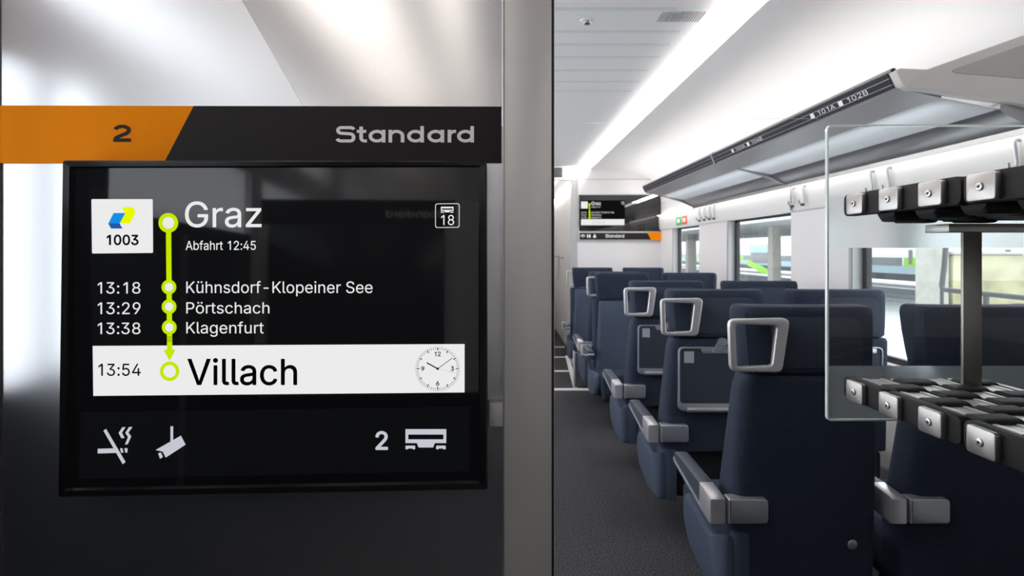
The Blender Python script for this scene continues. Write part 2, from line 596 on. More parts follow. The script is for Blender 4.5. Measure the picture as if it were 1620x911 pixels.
# ------------------------------------------------------------------ the setting
XR, XL = 1.986, -1.19          # side walls of the saloon
YP = 1.15                      # partition with the screen
YE = 7.30                      # end wall
ZC = H + 1.075                 # flat ceiling
XV = -1.02                     # side wall of the entrance

struct(MB().box(XL, XR + .1, -0.75, 11.2, -0.06, 0.0).build('floor', M['carpet'], smooth=0))

# ceiling: flat middle, hollow for the light strip, curved panel down to the side wall
def ceil_profile(side):
    if side > 0:
        return [(0.40, H + 1.075), (0.74, H + 1.075), (0.86, H + 1.080), (0.96, H + 1.092), (1.04, H + 1.112), (1.10, H + 1.132), (1.15, H + 1.138),
                (1.15, H + 1.065), (1.11, H + 1.052), (1.118, H + 1.045), (1.30, H + 1.033), (1.50, H + 1.015), (1.66, H + 0.992), (1.78, H + 0.958), (1.87, H + 0.905), (1.94, H + 0.83), (1.975, H + 0.74), (XR, H + 0.62)]
    return [(0.80 - x, z) for x, z in [(0.40, H + 1.075), (0.74, H + 1.075), (0.86, H + 1.080), (0.96, H + 1.092), (1.04, H + 1.112), (1.10, H + 1.132), (1.15, H + 1.138),
                (1.15, H + 1.065), (1.11, H + 1.052), (1.118, H + 1.045), (1.30, H + 1.033), (1.50, H + 1.015), (1.66, H + 0.992), (1.78, H + 0.958), (1.87, H + 0.905), (1.94, H + 0.83), (1.975, H + 0.74), (1.99, H + 0.62)]]

def sheet(profile, y0, y1, t=0.02):
    """a curved sheet along the train with some thickness upwards"""
    mb = MB()
    n = len(profile)
    cuts = [y0 + (y1 - y0) * i / 4 for i in range(5)]
    for y in cuts:
        mb.v += [(x, y, z) for x, z in profile]
    for i in range(4):
        for j in range(n - 1):
            a = i * n + j
            mb.f.append([a, a + 1, a + 1 + n, a + n])
    return mb

ceil_o = struct(sheet(ceil_profile(1)[::-1], 0.9, YE).build('ceiling', M['ceiling'], smooth=40, fix=False))
struct(sheet(ceil_profile(-1), 0.9, YE).build('ceiling_panel', M['ceiling'], smooth=40, fix=False)).parent = ceil_o
struct(MB().box(XL - .1, XR + .1, -0.75, 11.2, H + 1.20, H + 1.26).build('roof_shell', M['ceiling'], smooth=0)).parent = ceil_o
struct(MB().box(XV - .1, XR + .1, -0.75, 1.12, H + 1.045, H + 1.075).build('entrance_ceiling', M['ceiling'], ceil_o, smooth=0))
# perforated rows and panel joints
pf = MB()
for py in (12, 48, 69, 89, 110, 128, 143):
    d = 1.075 * F / (VY - py)
    for k in range(2):
        yy = d + k * 0.018
        x = 0.16
        while x < 0.86 - (py < 40) * 0.10:
            pf.raw([(x, yy, ZC - .0006), (x + .006, yy, ZC - .0006), (x + .006, yy + .007, ZC - .0006), (x, yy + .007, ZC - .0006)], [[0, 1, 2, 3]])
            x += 0.0125
pf.build('perforation', M['perf'], ceil_o, smooth=0)
MB().box(0.10, 0.86, 4.85, 4.862, ZC - .002, ZC + .001).build('joint', M['rail'], ceil_o, smooth=0)
MB().box(1.13, 1.985, 2.62, 2.626, H + .6, H + .6001).build('seam', M['grey'], ceil_o, smooth=0)

# light strips that light the saloon
def strip(name, x0, x1, y0, y1, z0, z1, m, label, cat='light'):
    e = empty(name, ((x0 + x1) / 2, (y0 + y1) / 2, z0))
    mb = MB().box(x0 - e.location.x, x1 - e.location.x, y0 - e.location.y, y1 - e.location.y, 0, z1 - z0)
    mb.build('diffuser', m, e, smooth=0)
    return tag(e, label, cat)
strip('ceiling_light', 1.128, 1.148, 1.0, YE - .02, H + 1.072, H + 1.112, M['lampstrip'], 'long white light strip in the ceiling hollow above the seats')
strip('ceiling_light', -.348, -.328, 1.2, YE - .02, H + 1.072, H + 1.112, M['lampstrip'], 'light strip in the ceiling hollow hidden behind the screen partition')

# side walls: window side with three openings
ZW0, ZW1 = H - 0.58, H + 0.275
WIN = [(1.95, 3.28), (4.00, 5.08), (5.87, 6.72)]
wl = MB()
wl.box(XR, XR + .09, -0.75, YE, -0.02, ZW0)
wl.box(XR, XR + .09, -0.75, YE, ZW1, H + 1.2)
edges_ = [-0.75] + [v for a, b in WIN for v in (a, b)] + [YE]
for i in range(0, len(edges_), 2):
    wl.box(XR, XR + .09, edges_[i], edges_[i + 1], ZW0, ZW1)
struct(wl.build('wall_right', M['wall'], smooth=0))
for i, (a, b) in enumerate(WIN):
    fr = MB()
    x0, x1 = XR + .045, XR + .075
    for (ya, yb, za, zb) in ((a, a + .03, ZW0, ZW1), (b - .04, b, ZW0, ZW1), (a, b, ZW0, ZW0 + .03), (a, b, ZW1 - .02, ZW1)):
        fr.box(x0, x1, ya, yb, za, zb)
    wo = struct(fr.build('window_%d' % (i + 1), M['blackgap'], smooth=0))
    MB().raw([(XR + .055, a + .03, ZW0 + .03), (XR + .055, b - .04, ZW0 + .03), (XR + .055, b - .04, ZW1 - .02), (XR + .055, a + .03, ZW1 - .02)], [[0, 1, 2, 3]]).build('pane', M['winglass'], wo, smooth=0)
    jb = MB().box(XR - .012, XR + .046, b - .002, b + .006, ZW0, ZW1)
    jb.box(XR - .012, XR, b + .0, b + .035, ZW0, ZW1)
    jb.build('window_trim', M['grey'], wo, smooth=0)
# far side wall, hidden behind the partition, with its own windows
wl = MB()
wl.box(XL - .09, XL, 1.2, YE, -0.02, H - .5)
wl.box(XL - .09, XL, 1.2, YE, H + .35, H + 1.2)
for a, b in ((1.2, 1.7), (3.3, 3.6), (5.1, 5.4), (6.9, YE)):
    wl.box(XL - .09, XL, a, b, H - .5, H + .35)
struct(wl.build('wall_left', M['wall'], smooth=0))

# end wall with doorway
XD0, XD1 = 0.25, 0.865
ew = MB()
ew.box(XD1 + .075, XR, YE, YE + .06, 0, H + 1.2)
ew.box(XL, XD0, YE, YE + .06, 0, H + 1.2)
ew.box(XD0, XD1 + .075, YE, YE + .06, H + .90, H + 1.2)
wall_end = struct(ew.build('wall_end', M['wall'], smooth=0))
MB().box(XD1, XD1 + .075, YE - .004, YE + .065, 0, H + .90).build('door_post', M['grey'], wall_end, smooth=0)
ln = MB().box(XD1 + .075, 1.93, YE - .006, YE, H + .905, H + .912)
ln.box(XD1 + .072, XD1 + .080, YE - .006, YE, H + .3, H + 1.07)
ln.build('panel_joint', M['grey'], wall_end, smooth=0)
MB().box(0.60, 0.748, YE - .012, YE, H + .935, H + 1.055, .004).build('dark_panel', M['darkgrey'], wall_end)
# corridor beyond the doorway
cr = MB()
cr.box(0.955, 1.02, YE + .07, 11.1, 0, H + 1.2)
cr.box(0.15, 0.22, YE + .07, 11.1, 0, H + 1.2)
cr.box(0.15, 1.02, 11.1, 11.2, 0, H + 1.2)
wc = struct(cr.build('wall_corridor', M['rail'], smooth=0))
strip('corridor_light', 0.90, 0.95, YE + .2, 10.9, H + .885, H + .905, M['corrlamp'], 'bright light strip along the corridor beyond the far doorway')
hd = MB().tube([at(878, 406, 9.4), at(884, 405, 9.0), at(890, 408, 8.7)], .014)
hd.tube([at(884, 404, 9.0), at(883, 440, 9.0)], .012)
tag(hd.build('grab_rail', M['alu']), 'small grey grab rail on the white corridor wall beyond the doorway', 'rail')

# entrance walls
vw = MB()
vw.box(XV - .06, XV, -0.75, -.45, 1.12, H + .41)
vw.box(XV - .06, XV, 1.125, 1.2, 1.12, H + .78)
vw.box(XV - .06, XV, -0.75, 1.2, H + .78, H + 1.2)
vw.box(XV - .06, XV, -.75, -.45, H + .41, H + .78)
vw_o = struct(vw.build('wall_entrance', M['wall'], smooth=0))
lp = MB().box(XV - .06, XV, -0.75, 1.2, 0, 1.12).box(XV - .06, XV, -.45, .62, 1.12, H + .13)
lp.box(XV - .06, XV + .004, .62, .79, 1.12, H + .41)
lp.build('lower_panel', M['lowpanel'], vw_o, smooth=0)
MB().box(XV - .06, XV, -.45, 1.2, H + .41, H + .57).build('door_header', M['header'], vw_o, smooth=0)
MB().box(XV, XV + .008, .17, .205, 0.1, 1.5).build('door_edge', M['alu_bright'], vw_o, smooth=0)
def pane(name, y0, y1, z0, z1, m):
    MB().raw([(XV - .03, y0, z0), (XV - .03, y1, z0), (XV - .03, y1, z1), (XV - .03, y0, z1)], [[0, 1, 2, 3]]).build(name, M[m], vw_o, smooth=0)
pane('added_frosted_pane', -.45, .62, H + .13, H + .41, 'added_frosted_pane')  # the frosted panes are added to brighten what the partition mirrors
pane('door_pane', .79, .96, 1.12, H + .41, 'winglass')
pane('added_frosted_pane', .965, 1.125, 1.12, H + .41, 'added_frosted_pane')
pane('added_frosted_pane', -.45, 1.125, H + .57, H + .78, 'added_frosted_pane')
MB().box(XV - .05, XV, .955, .97, 1.12, H + .41).build('mullion', M['darkgrey'], vw_o, smooth=0)
YR = -0.52
TR = 2 * YP - YR       # length of the light path from the lens over the front screen to the wall behind
def mp(px, py, lift=0.0):
    """the point of the rear wall that the front wall mirrors at this pixel"""
    return Vector(((px - VX) / F * TR, YR + lift, H + (VY - py) / F * TR))
rearp = Plane(mp)
rw = MB()
rw.box(XV, XR, YR - .06, YR, 0.81, mp(0, 300).z)
rear = struct(rw.build('wall_rear', M['wall'], smooth=0))
MB().box(XV, XR, YR - .06, YR, 0, 0.81).build('lower_panel', M['lowpanel'], rear, smooth=0)
MB().box(XV, XR, YR - .06, YR, mp(0, 300).z, H + 1.2).build('upper_panel', M['panel_rear'], rear, smooth=0)
a, b = mp(470, 338), mp(760, 300)
rs = MB().box(a.x, b.x, YR, YR + .006, a.z, b.z).build('class_sign', M['charcoal'])
tag(rs, 'charcoal class band on the wall behind the camera, mirrored in the big screen', 'sign')
rearp.put('lettering', fit(wide_standard(), 745, 655, 315.5, 326.5), M['signwhite'], rs, .0066)
a, b = mp(484, 552), mp(744, 339)
rm = MB().box(a.x, b.x, YR + .0005, YR + .04, a.z, b.z, .004).build('information_screen', M['bezel'])
tag(rm, 'switched off black screen on the wall behind the camera, mirrored in the big screen', 'screen')
VS = [(-.28, -.16), (-.84, -.46), (1.0, 1.2)]  # the last strip is added to brighten the rack end, pillar and sign
for i, (a, b) in enumerate(VS):
    strip('entrance_light', a, b, YR + .03, YP - .06, H + 1.036, H + 1.044, M['vestfill' if i == 2 else 'vestlamp'],
          ['narrow light strip on the entrance ceiling, mirrored in the panel over the sign', 'broad light strip on the entrance ceiling, mirrored in the panel over the sign',
           'added fill light on the entrance ceiling above the luggage rack'][i])

# ---------------- the partition with the screen
def wp(px, py, lift=0.0): return at(px, py, YP) + Vector((0, -lift, 0))
wallp = Plane(wp)
def wpan(name, pts, m, parent, lift, depth=.02):
    P = [wp(*p) for p in pts]
    mb = MB().prism([(p.x, p.z) for p in P], 'y', YP - lift, YP + depth)
    return mb.build(name, m, parent, smooth=0)
zt = VY - (1.2) * F / YP
zb = VY + H * F / YP
part = struct(wpan('wall_partition', [(-40, 200), (797.5, 200), (797.5, zb), (-40, zb)], M['satin'], None, 0.0, .05))
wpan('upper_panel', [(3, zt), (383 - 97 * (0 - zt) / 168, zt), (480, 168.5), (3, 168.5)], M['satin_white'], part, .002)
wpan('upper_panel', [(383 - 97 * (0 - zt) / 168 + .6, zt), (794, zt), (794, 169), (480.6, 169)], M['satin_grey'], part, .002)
wpan('edge_trim', [(-40, zt), (3, zt), (3, zb), (-40, zb)], M['darkgrey'], part, .004)
pillar = struct(MB().prism(rect(wp(797, 0).x, wp(871, 0).x, 0, H + 1.2), 'y', YP - .03, YP + .06, .003).build('trim_1', M['pillar']))
MB().box(wp(795.5, 0).x, wp(797.2, 0).x, YP - .032, YP + .02, 0, H + 1.2).build('silver_edge', M['alu_bright'], pillar, smooth=0)
MB().box(wp(870.8, 0).x, wp(874.5, 0).x, YP - .028, YP + .055, 0, H + 1.2).build('rubber_seal', M['black'], pillar, smooth=0)
MB().box(wp(874.5, 0).x, wp(875.6, 0).x, YP - .02, YP + .05, 0, H + 1.2).build('white_edge', M['rail'], pillar, smooth=0)

# ------------------------------------------------------------------ class sign over the screen
sign = empty('class_sign', wp(397, 258))
tag(sign, 'orange and charcoal class band above the big screen, marked 2 and Standard', 'sign')
def rel(o, parent):
    """keep an object built in room coordinates in place under a parent that is not at the origin"""
    o.matrix_parent_inverse = parent.matrix_basis.inverted()
    return o
def spart(name, pts, m, lift, parent):
    P = [wp(*p) for p in pts]
    return rel(MB().prism([(p.x, p.z) for p in P], 'y', YP - lift, YP - .0005).build(name, m, parent, smooth=0), parent)
spart('orange_field', [(2, 167.5), (308, 168.3), (261, 258), (2, 258.5)], M['orange'], .004, sign)
spart('charcoal_field', [(308.2, 168.3), (793.5, 169.3), (793.5, 258), (261.2, 258)], M['charcoal'], .004, sign)
rel(wallp.put('lettering', fit(wide_standard(), 532, 750, 200.2, 226), M['signwhite'], sign, .0046), sign)
rel(wallp.put('class_number', fit(wide_two(), 181, 209.5, 198, 225), M['charcoal'], sign, .0046), sign)

# ------------------------------------------------------------------ the big information screen
MXC, MZC = at(434, 519, 1.10).x, at(434, 519, 1.10).z
AX, AZ = 0.036, 0.018
MN = Vector((AX, -1, AZ)).normalized()
def mon(px, py, lift=0.0):
    dx, dz = (px - VX) / F, (VY - py) / F
    t = (1.10 - AX * MXC - AZ * (MZC - H)) / (1 - AX * dx - AZ * dz)
    return Vector((dx * t, t, H + dz * t)) + MN * lift
monp = Plane(mon)
ms = empty('information_screen', (MXC, 1.12, MZC))
tag(ms, 'large black journey screen on the partition listing stops from Graz to Villach', 'screen')
def loop3(pts, lift): return [mon(*p, lift) for p in pts]
outer = round_poly([(103, 254.5), (770, 255.5), (771.5, 772), (96, 784)], 5, 4)
outer2 = round_poly([(105, 256.5), (768, 257.5), (769.5, 770), (98, 782)], 4, 4)
inner0 = round_poly([(114.5, 264.5), (759, 263), (759, 762), (107, 774)], 2, 4)
inner = round_poly([(116, 266), (757, 264.5), (757, 760), (108.5, 772)], 2, 4)
bz = MB()
back = [Vector((p.x, YP - .001, p.z)) for p in loop3(outer, 0)]
bz.loft([back, loop3(outer, .006), loop3(outer2, .009), loop3(inner0, .008), loop3(inner, 0.0)], cap=False)
rel(bz.build('bezel', M['bezel'], ms, smooth=30), ms)
scr = rel(monp.put('screen', poly(*inner), M['screen'], ms, 0.0), ms)
def sp(name, mark, m, lift=.0008):
    return monp.put(name, mark, m, scr, lift)
sp('display_field', poly((140, 297), (734, 296.5), (735, 544), (147, 547)), M['screen2'], .0003)
sp('icon_field', poly((128, 652), (742, 643), (743, 745), (125, 757)), M['screen2'], .0003)
sp('route_card', poly(*round_poly([(145, 315), (242, 315), (242.5, 400), (146, 401)], 2, 3)), M['sbar'])
sp('logo_mark', merge(poly((180.5, 337), (199, 337), (190, 353.5), (172, 353.5))), M['sblue'], .0014)
sp('logo_mark', merge(poly((172, 353.5), (190, 353.5), (194.5, 361.5), (176.5, 361.5))), M['sblue2'], .0014)
sp('logo_mark', merge(poly((193.5, 327.5), (211, 327.5), (215, 336.5), (197.5, 336.5)), poly((197.5, 336.5), (215, 336.5), (206, 353.5), (188, 353.5))), M['syel'], .0013)
sp('train_number', fit(text2d('1003', .022), 169.5, 220, 371, 388), M['sk'], .0014)
sp('station_name', fit(text2d('Graz', .004), 293, 414, 318.5, 360), M['sw'])
sp('departure_note', fit(text2d('Abfahrt 12:45', .003), 294, 405, 380.5, 395.5), M['sw'])
for t_, y0, y1 in (('13:18', 446, 464.5), ('13:29', 478, 497), ('13:38', 510, 528.5)):
    sp('stop_time', fit(text2d(t_), 155, 222.5, y0, y1), M['sw'])
sp('stop_name', fit(text2d('Kühnsdorf-Klopeiner See'), 295, 589.5, 444.5, 468.5), M['sw'])
sp('stop_name', fit(text2d('Pörtschach'), 295, 426.5, 477.5, 496), M['sw'])
sp('stop_name', fit(text2d('Klagenfurt'), 295, 417.5, 508.5, 532.5), M['sw'])
sp('final_stop_bar', poly((147, 547), (735, 544), (735, 620.5), (148, 626)), M['sbar'])
sp('stop_time', fit(text2d('13:54', .005), 156.5, 223.5, 575, 594.5), M['sk'], .0014)
sp('station_name', fit(text2d('Villach', .008), 297, 470.5, 566, 609.5), M['sk'], .0014)
def yc(y): return 267 + (y - 353) * 0.0085
rl = merge(poly((yc(353) - 4, 360), (yc(353) + 4.2, 360), (yc(565) + 4.2, 556), (yc(565) - 4, 556)),
           poly((yc(553) - 9.3, 553), (yc(553) + 9.3, 553), (yc(570), 570.5)))
sp('route_line', rl, M['sy'], .0012)
sp('route_marks', merge(*[poly((263, y), (272.5, y), (272.5, y + .8), (263, y + .8)) for y in (532.5, 535.6, 538.7)]), M['sk'], .0016)
for (y, r0, r1) in ((352.5, 9.3, 15.6), (454, 6.7, 11.6), (485, 6.7, 11.6), (517.5, 6.7, 11.6), (587, 9.9, 15.3)):
    sp('stop_ring', annulus(yc(y), y, r0, r1), M['sy'], .0016)
    if y < 580: sp('stop_dot', circle(yc(y), y, r0), M['sw'], .0015)
# carriage number box
bx0 = round_poly([(688.5, 322), (727, 321.5), (727, 360), (688.5, 360.5)], 4, 4); bx1 = round_poly([(689.5, 323), (726, 322.5), (726, 359), (689.5, 359.5)], 3.4, 4)
k_ = len(bx0)
sp('carriage_box', (bx0 + bx1, [[i, (i + 1) % k_, k_ + (i + 1) % k_, k_ + i] for i in range(k_)]), M['sw'])
def carriage(x0, x1, y0, y1):
    W, Hh = x1 - x0, y1 - y0
    X = lambda u: x0 + u * W
    Y = lambda v: y0 + v * Hh
    def bog(c):
        o = []
        for s_ in (-.095, .075):
            o.append(circle(X(c + s_), Y(.90), W * .038, 14))
        o.append(poly((X(c - .125), Y(.79)), (X(c + .105), Y(.79)), (X(c + .105), Y(.93)), (X(c - .125), Y(.93))))
        return o
    return merge(poly((X(0), Y(0)), (X(1), Y(0)), (X(1), Y(.26)), (X(0), Y(.26))), poly((X(0), Y(.26)), (X(.07), Y(.26)), (X(.07), Y(.49)), (X(0), Y(.49))),
                 poly((X(.93), Y(.26)), (X(1), Y(.26)), (X(1), Y(.49)), (X(.93), Y(.49))), poly((X(0), Y(.49)), (X(1), Y(.49)), (X(1), Y(.67)), (X(0), Y(.67))),
                 poly((X(.28), Y(.67)), (X(.72), Y(.67)), (X(.68), Y(.88)), (X(.32), Y(.88))), *bog(.13), *bog(.88))
sp('carriage_icon', carriage(697.5, 717.5, 327, 337), M['sw'])
sp('carriage_number', fit(text2d('18'), 698, 718.5, 340, 356), M['sw'])
# clock
cx, cy, cr_ = 692.5, 582.8, 34.0
def rad(a, r): return (cx + r * math.sin(math.radians(a)), cy - r * math.cos(math.radians(a)))
def bar(a, r0, r1, w_):
    p, q = Vector(rad(a, r0)), Vector(rad(a, r1)); n = (q - p).normalized(); o = Vector((-n.y, n.x)) * w_ / 2
    return poly(tuple(p + o), tuple(q + o), tuple(q - o), tuple(p - o))
sp('clock_face', circle(cx, cy, cr_ + .3, 60), M['sw'], .0014)
sp('clock_rim', annulus(cx, cy + .4, cr_ + .1, cr_ + 1.5, 60), M['sgrey'], .0012)
sp('clock_ticks', merge(*[bar(a * 6, 28.6 if a % 5 == 0 else 30.6, 33.4, 1.5 if a % 5 == 0 else .8) for a in range(60)]), M['sk'], .0018)
for t_, x, y, hw in (('12', 0, -23.2, 4.9), ('3', 23.3, 0, 2.7), ('6', 0, 23.2, 2.7), ('9', -23.5, 0, 2.7)):
    sp('clock_number', fit(text2d(t_, .02), cx + x - hw, cx + x + hw, cy + y - 3.7, cy + y + 3.7), M['sk'], .0018)
sp('hour_hand', bar(299, -2, 19.5, 1.9), M['sk'], .0024)
sp('minute_hand', bar(54, 0, 28.5, 1.0), M['sk'], .0024)
sp('second_hand', bar(104, 0, 28.5, .5), M['sred'], .0021)
sp('clock_hub', circle(cx, cy, 2.0, 16), M['sk'], .0027)
# pictograms
cig = merge(poly((155, 709.5), (184, 708.8), (187.5, 716), (155, 717)), poly((190.3, 708.8), (194, 708.7), (195.7, 715.7), (192, 715.8)), poly((197.2, 708.7), (202, 708.6), (202, 715.5), (198.7, 715.6)),
            poly((164, 681), (168.2, 678), (199, 730.5), (194.5, 734)),
            poly((194, 675.5), (199, 675.3), (193.3, 684.2), (197.5, 692.5), (192.5, 693), (188, 684.5)), poly((204.5, 675.2), (210, 675), (203.5, 684), (208, 690), (202.5, 702.5), (198, 702.8), (203, 691), (198.5, 684.5)))
sp('no_smoking_icon', cig, M['sicon'])
cc = merge(poly((270, 674), (274.3, 674), (274.3, 698), (270, 701)), poly((246.5, 711.5), (286.5, 688.8), (294, 703), (262.5, 723.5), (257.5, 714)), poly((250.5, 716.5), (255, 715.5), (258, 722.5), (253.5, 725.5)))
sp('camera_icon', cc, M['sicon'])
sp('class_number', fit(text2d('2', .018), 594, 614, 681.5, 711.5), M['sicon'])
sp('carriage_icon', carriage(641.5, 706, 678.5, 711.5), M['sicon'])

# latch between the screen and the pillar
lt = MB()
a, b = wp(774, 632), wp(797, 668)
lt.box(a.x, b.x - .001, YP - .03, YP, b.z, a.z, .002)
tag(lt.build('door_latch', M['grey']), 'short grey latch bar between the big screen and the pillar', 'latch')

# ------------------------------------------------------------------ seats
CACHE = {}
def part_of(name, key, fn, m, parent):
    if key not in CACHE:
        CACHE[key] = fn().mesh(name, m)
    return link(name, CACHE[key], parent)

DZ = 0.0
ZT = H - 0.183
def L(px): return (px - VX) * .0021 - 1.02       # row one pixel -> seat local x
def LZ(py): return H + (VY - py) * .0021

def headrest(sd):
    """slightly wider at the top on the aisle side, flush with the back on the other side"""
    mb = MB()
    def half(w, dep): return [(0, 0), (.6 * w, .001), (w - .040, .006), (w - .013, .02), (w, .048), (w + .002, .5 * dep + .02), (w, dep - .02), (w - .012, dep - .003), (w - .028, dep), (w - .042, dep - .012), (w - .06, dep - .022), (w - .10, dep - .03), (.05, dep - .035), (0, dep - .035)]
    secs = []
    for z, wl, wr, dep, sc_, yo in ((ZT - .225, .196, .226, .11, .95, .006), (ZT - .216, .203, .234, .115, 1, .002), (ZT - .16, .209, .236, .125, 1, .001), (ZT - .09, .216, .236, .135, 1, 0), (ZT - .03, .220, .235, .14, 1, 0), (ZT - .012, .219, .233, .138, .985, .001), (ZT - .003, .215, .228, .13, .955, .004), (ZT, .208, .220, .12, .90, .009)):
        def tr(h): return [(x, .06 + (y - .06) * sc_ + yo) for x, y in h]
        r_ = tr(half(wr, dep)); l_ = tr(half(wl, dep))
        full = r_ + [(-x, y) for x, y in l_[::-1][1:-1]]
        if sd < 0: full = [(-x, y) for x, y in full]
        secs.append([(x, y, z) for x, y in full])
    return mb.loft(secs)

def headpanel(sd):
    """the inset panel sewn on the back of the headrest"""
    o = round_poly([(-.10, ZT - .205), (.178, ZT - .205), (.178, ZT - .036), (-.10, ZT - .036)], [.03, .03, .05, .03], 6)
    if sd < 0: o = [(-x, z) for x, z in o]
    return MB().prism(o, 'y', -.003, .02, .0025)

def shell(sd, zlo):
    mb = MB()
    secs = []
    zs = [(.20, .262, .022), (.30, .262, .02), (.46, .256, .014), (.62, .247, .008), (.80, .234, .003), (.95, .222, .001), (ZT - .245, .214, .0), (ZT - .232, .208, .004)]
    zs = [(max(z, zlo), w, y) for z, w, y in zs if z >= zlo - .12]
    for i, (z, w, yb) in enumerate(zs):
        dep = .17 - .05 * max(0, (z - .45)) / .5
        r = .05
        p = round_poly([(-w, yb), ((.241 if z < ZT - .24 else .236), yb), ((.241 if z < ZT - .24 else .236), yb + dep), (-w, yb + dep)], [r, r, .04, .04], 6)
        secs.append([(x, y, z) for x, y in p])
    return mb.loft(secs)

def backpad(sd):
    mb = MB(); secs = []
    for z, w, y0, y1 in ((.43, .225, .15, .235), (.50, .225, .12, .225), (.62, .218, .10, .205), (.75, .208, .09, .19), (.88, .20, .08, .17), (ZT - .26, .198, .07, .155), (ZT - .24, .19, .07, .14)):
        p = round_poly([(-w, y0), (w, y0), (w, y1 + .012), (w * .72, y1), (-w * .72, y1), (-w, y1 + .012)], [.02, .02, .03, .1, .1, .03], 4)
        secs.append([(x, y, z) for x, y in p])
    return mb.loft(secs)

def cushion(sd):
    mb = MB(); secs = []
    # cross-sections along y, from the back to the rounded front
    for y, w, z0, z1 in ((.08, .250, .23, .45), (.20, .252, .215, .445), (.36, .256, .22, .452), (.46, .258, .225, .455), (.515, .256, .235, .452), (.545, .25, .262, .44), (.556, .24, .295, .42)):
        v = min(w, .238)
        p = round_poly([(-w * .90, z0), (v * .90, z0), (v, z0 + .09), (v, z1 - .01), (v * .7, z1), (-w * .7, z1), (-w, z1 - .01), (-w, z0 + .09)], [.03, .03, .06, .03, .05, .05, .03, .06], 4)
        secs.append([(x, y, z) for x, z in p])
    return mb.loft(secs)

def sideshield(sd):
    """curved fabric shell on the aisle side of the cushion"""
    mb = MB(); secs = []
    prof = round_poly([(.015, .225), (.20, .205), (.40, .245), (.475, .33), (.47, .425), (.36, .43), (.15, .40), (.02, .46)], [.03, .1, .12, .08, .05, .1, .1, .02], 4)
    cy_, cz_ = .24, .32
    for x, s_ in ((-.245, 1.0), (-.262, 1.0), (-.272, .97), (-.279, .90), (-.282, .80)):
        secs.append([(x * sd * -1 * -1, cy_ + (y - cy_) * s_, cz_ + (z - cz_) * s_) for y, z in prof])
    mb.loft(secs)
    corner = round_poly([(-.250 * sd, .012), (-.190 * sd, .012), (-.190 * sd, .14), (-.250 * sd, .14)], [.03, .01, .01, .01], 5)
    return mb.prism(corner, 'z', .222, .47, .004)

def underframe(sd):
    mb = MB().box(-.18, .22, .07, .16, .235, .45, .01)
    mb.box(-.2, .22, .12, .44, .20, .24, .01)
    return mb

def pedestal(sd):
    x0, x1 = sorted((.10 * sd, .20 * sd)); x2, x3 = sorted((.06 * sd, .23 * sd))
    mb = MB().prism(round_poly(rect(x0, x1, .14, .36), .02, 3), 'z', .0, .22)
    mb.prism(round_poly(rect(x2, x3, .08, .42), .02, 3), 'z', 0, .015)
    return mb

def handle(sd):
    o = [(L(1147), LZ(503)), (L(1243), LZ(501)), (L(1230.5), LZ(586)), (L(1150), LZ(585))]
    i = [(L(1157.5), LZ(511)), (L(1222.5), LZ(513)), (L(1215), LZ(575)), (L(1160), LZ(578))]
    if sd < 0:
        o = [(-x, z) for x, z in o]; i = [(-x, z) for x, z in i]
    ro = round_poly(o, .024, 5); ri = round_poly(i, .011, 5)
    return MB().ring(ro, ri, 'y', -.034, -.012, .0045)

def handle_mount(sd):
    x0, x1 = sorted((sd * -.19, sd * -.11))
    return MB().box(x0, x1, -.014, .012, LZ(590), LZ(583), .003).box(*sorted((sd * -.10, sd * -.128)), -.016, .012, LZ(575), LZ(515), .003)

def arm_pad(sd):
    x0, x1 = -.330, -.281
    mb = MB()
    pr = round_poly([(.095, .528), (.405, .575), (.412, .605), (.385, .612), (.095, .604)], [.004, .012, .02, .02, .004], 4)
    secs = []
    for x, s_ in ((x0, .90), (x0 + .006, 1.0), (x1 - .006, 1.0), (x1, .90)):
        secs.append([(x * sd, .25 + (y - .25) * (1 - (1 - s_) * .1), .57 + (z - .57) * s_) for y, z in pr])
    return mb.loft(secs)

def arm_edge(sd):
    x0, x1 = sorted((sd * -.333, sd * -.279))
    pr = [(.0, .506), (.10, .518), (.40, .566), (.414, .578), (.408, .586), (.39, .577), (.10, .532), (.0, .52)]
    return MB().prism(pr, 'x', x0, x1, .002)

def arm_block(sd):
    x0, x1 = sorted((sd * -.334, sd * -.283))
    return MB().prism([(-.012, .512), (-.012, .592), (.0, .598), (.10, .605), (.10, .53), (.03, .513)], 'x', x0, x1, .005)

def arm_bracket(sd):
    o = round_poly([(L(1150.5), LZ(787)), (L(1213), LZ(787)), (L(1213), LZ(826)), (L(1150.5), LZ(826))], [.004, .016, .016, .004], 5)
    if sd < 0: o = [(-x, z) for x, z in o]
    return MB().prism(o, 'y', -.016, .035, .006, 3)

def tray_panel(sd):
    return MB().prism(round_poly(rect(-.186, .186, .665, .955), .02, 5), 'y', -.012, .02)
def tray_frame(sd):
    z0, z1 = .66, .96
    o = round_poly(rect(-.19, .19, z0, z1), .025, 5); i = round_poly(rect(-.184, .184, z0 + .034, z1 - .006), .021, 5)
    return MB().ring(o, i, 'y', -.017, .012, .002)
def tray_latch(sd):
    mb = MB().prism(round_poly([(-.09, .953), (.16, .953), (.16, .930), (-.075, .930)], .006, 3), 'y', -.0165, .0, .002)
    return mb
def tray_hook(sd):
    mb = MB().disc((.012, -.034, .985), (0, 1, 0), .021, .024, 20, .004)
    mb.prism(round_poly([(-.038, .935), (-.014, .935), (.031, .975), (.011, .997), (-.009, .985)], .004, 3), 'y', -.030, -.012, .002)
    return mb
def tray_bar(sd):
    return MB().tube([(-.152, -.024, .667), (.152, -.024, .667)], .0115, 12)

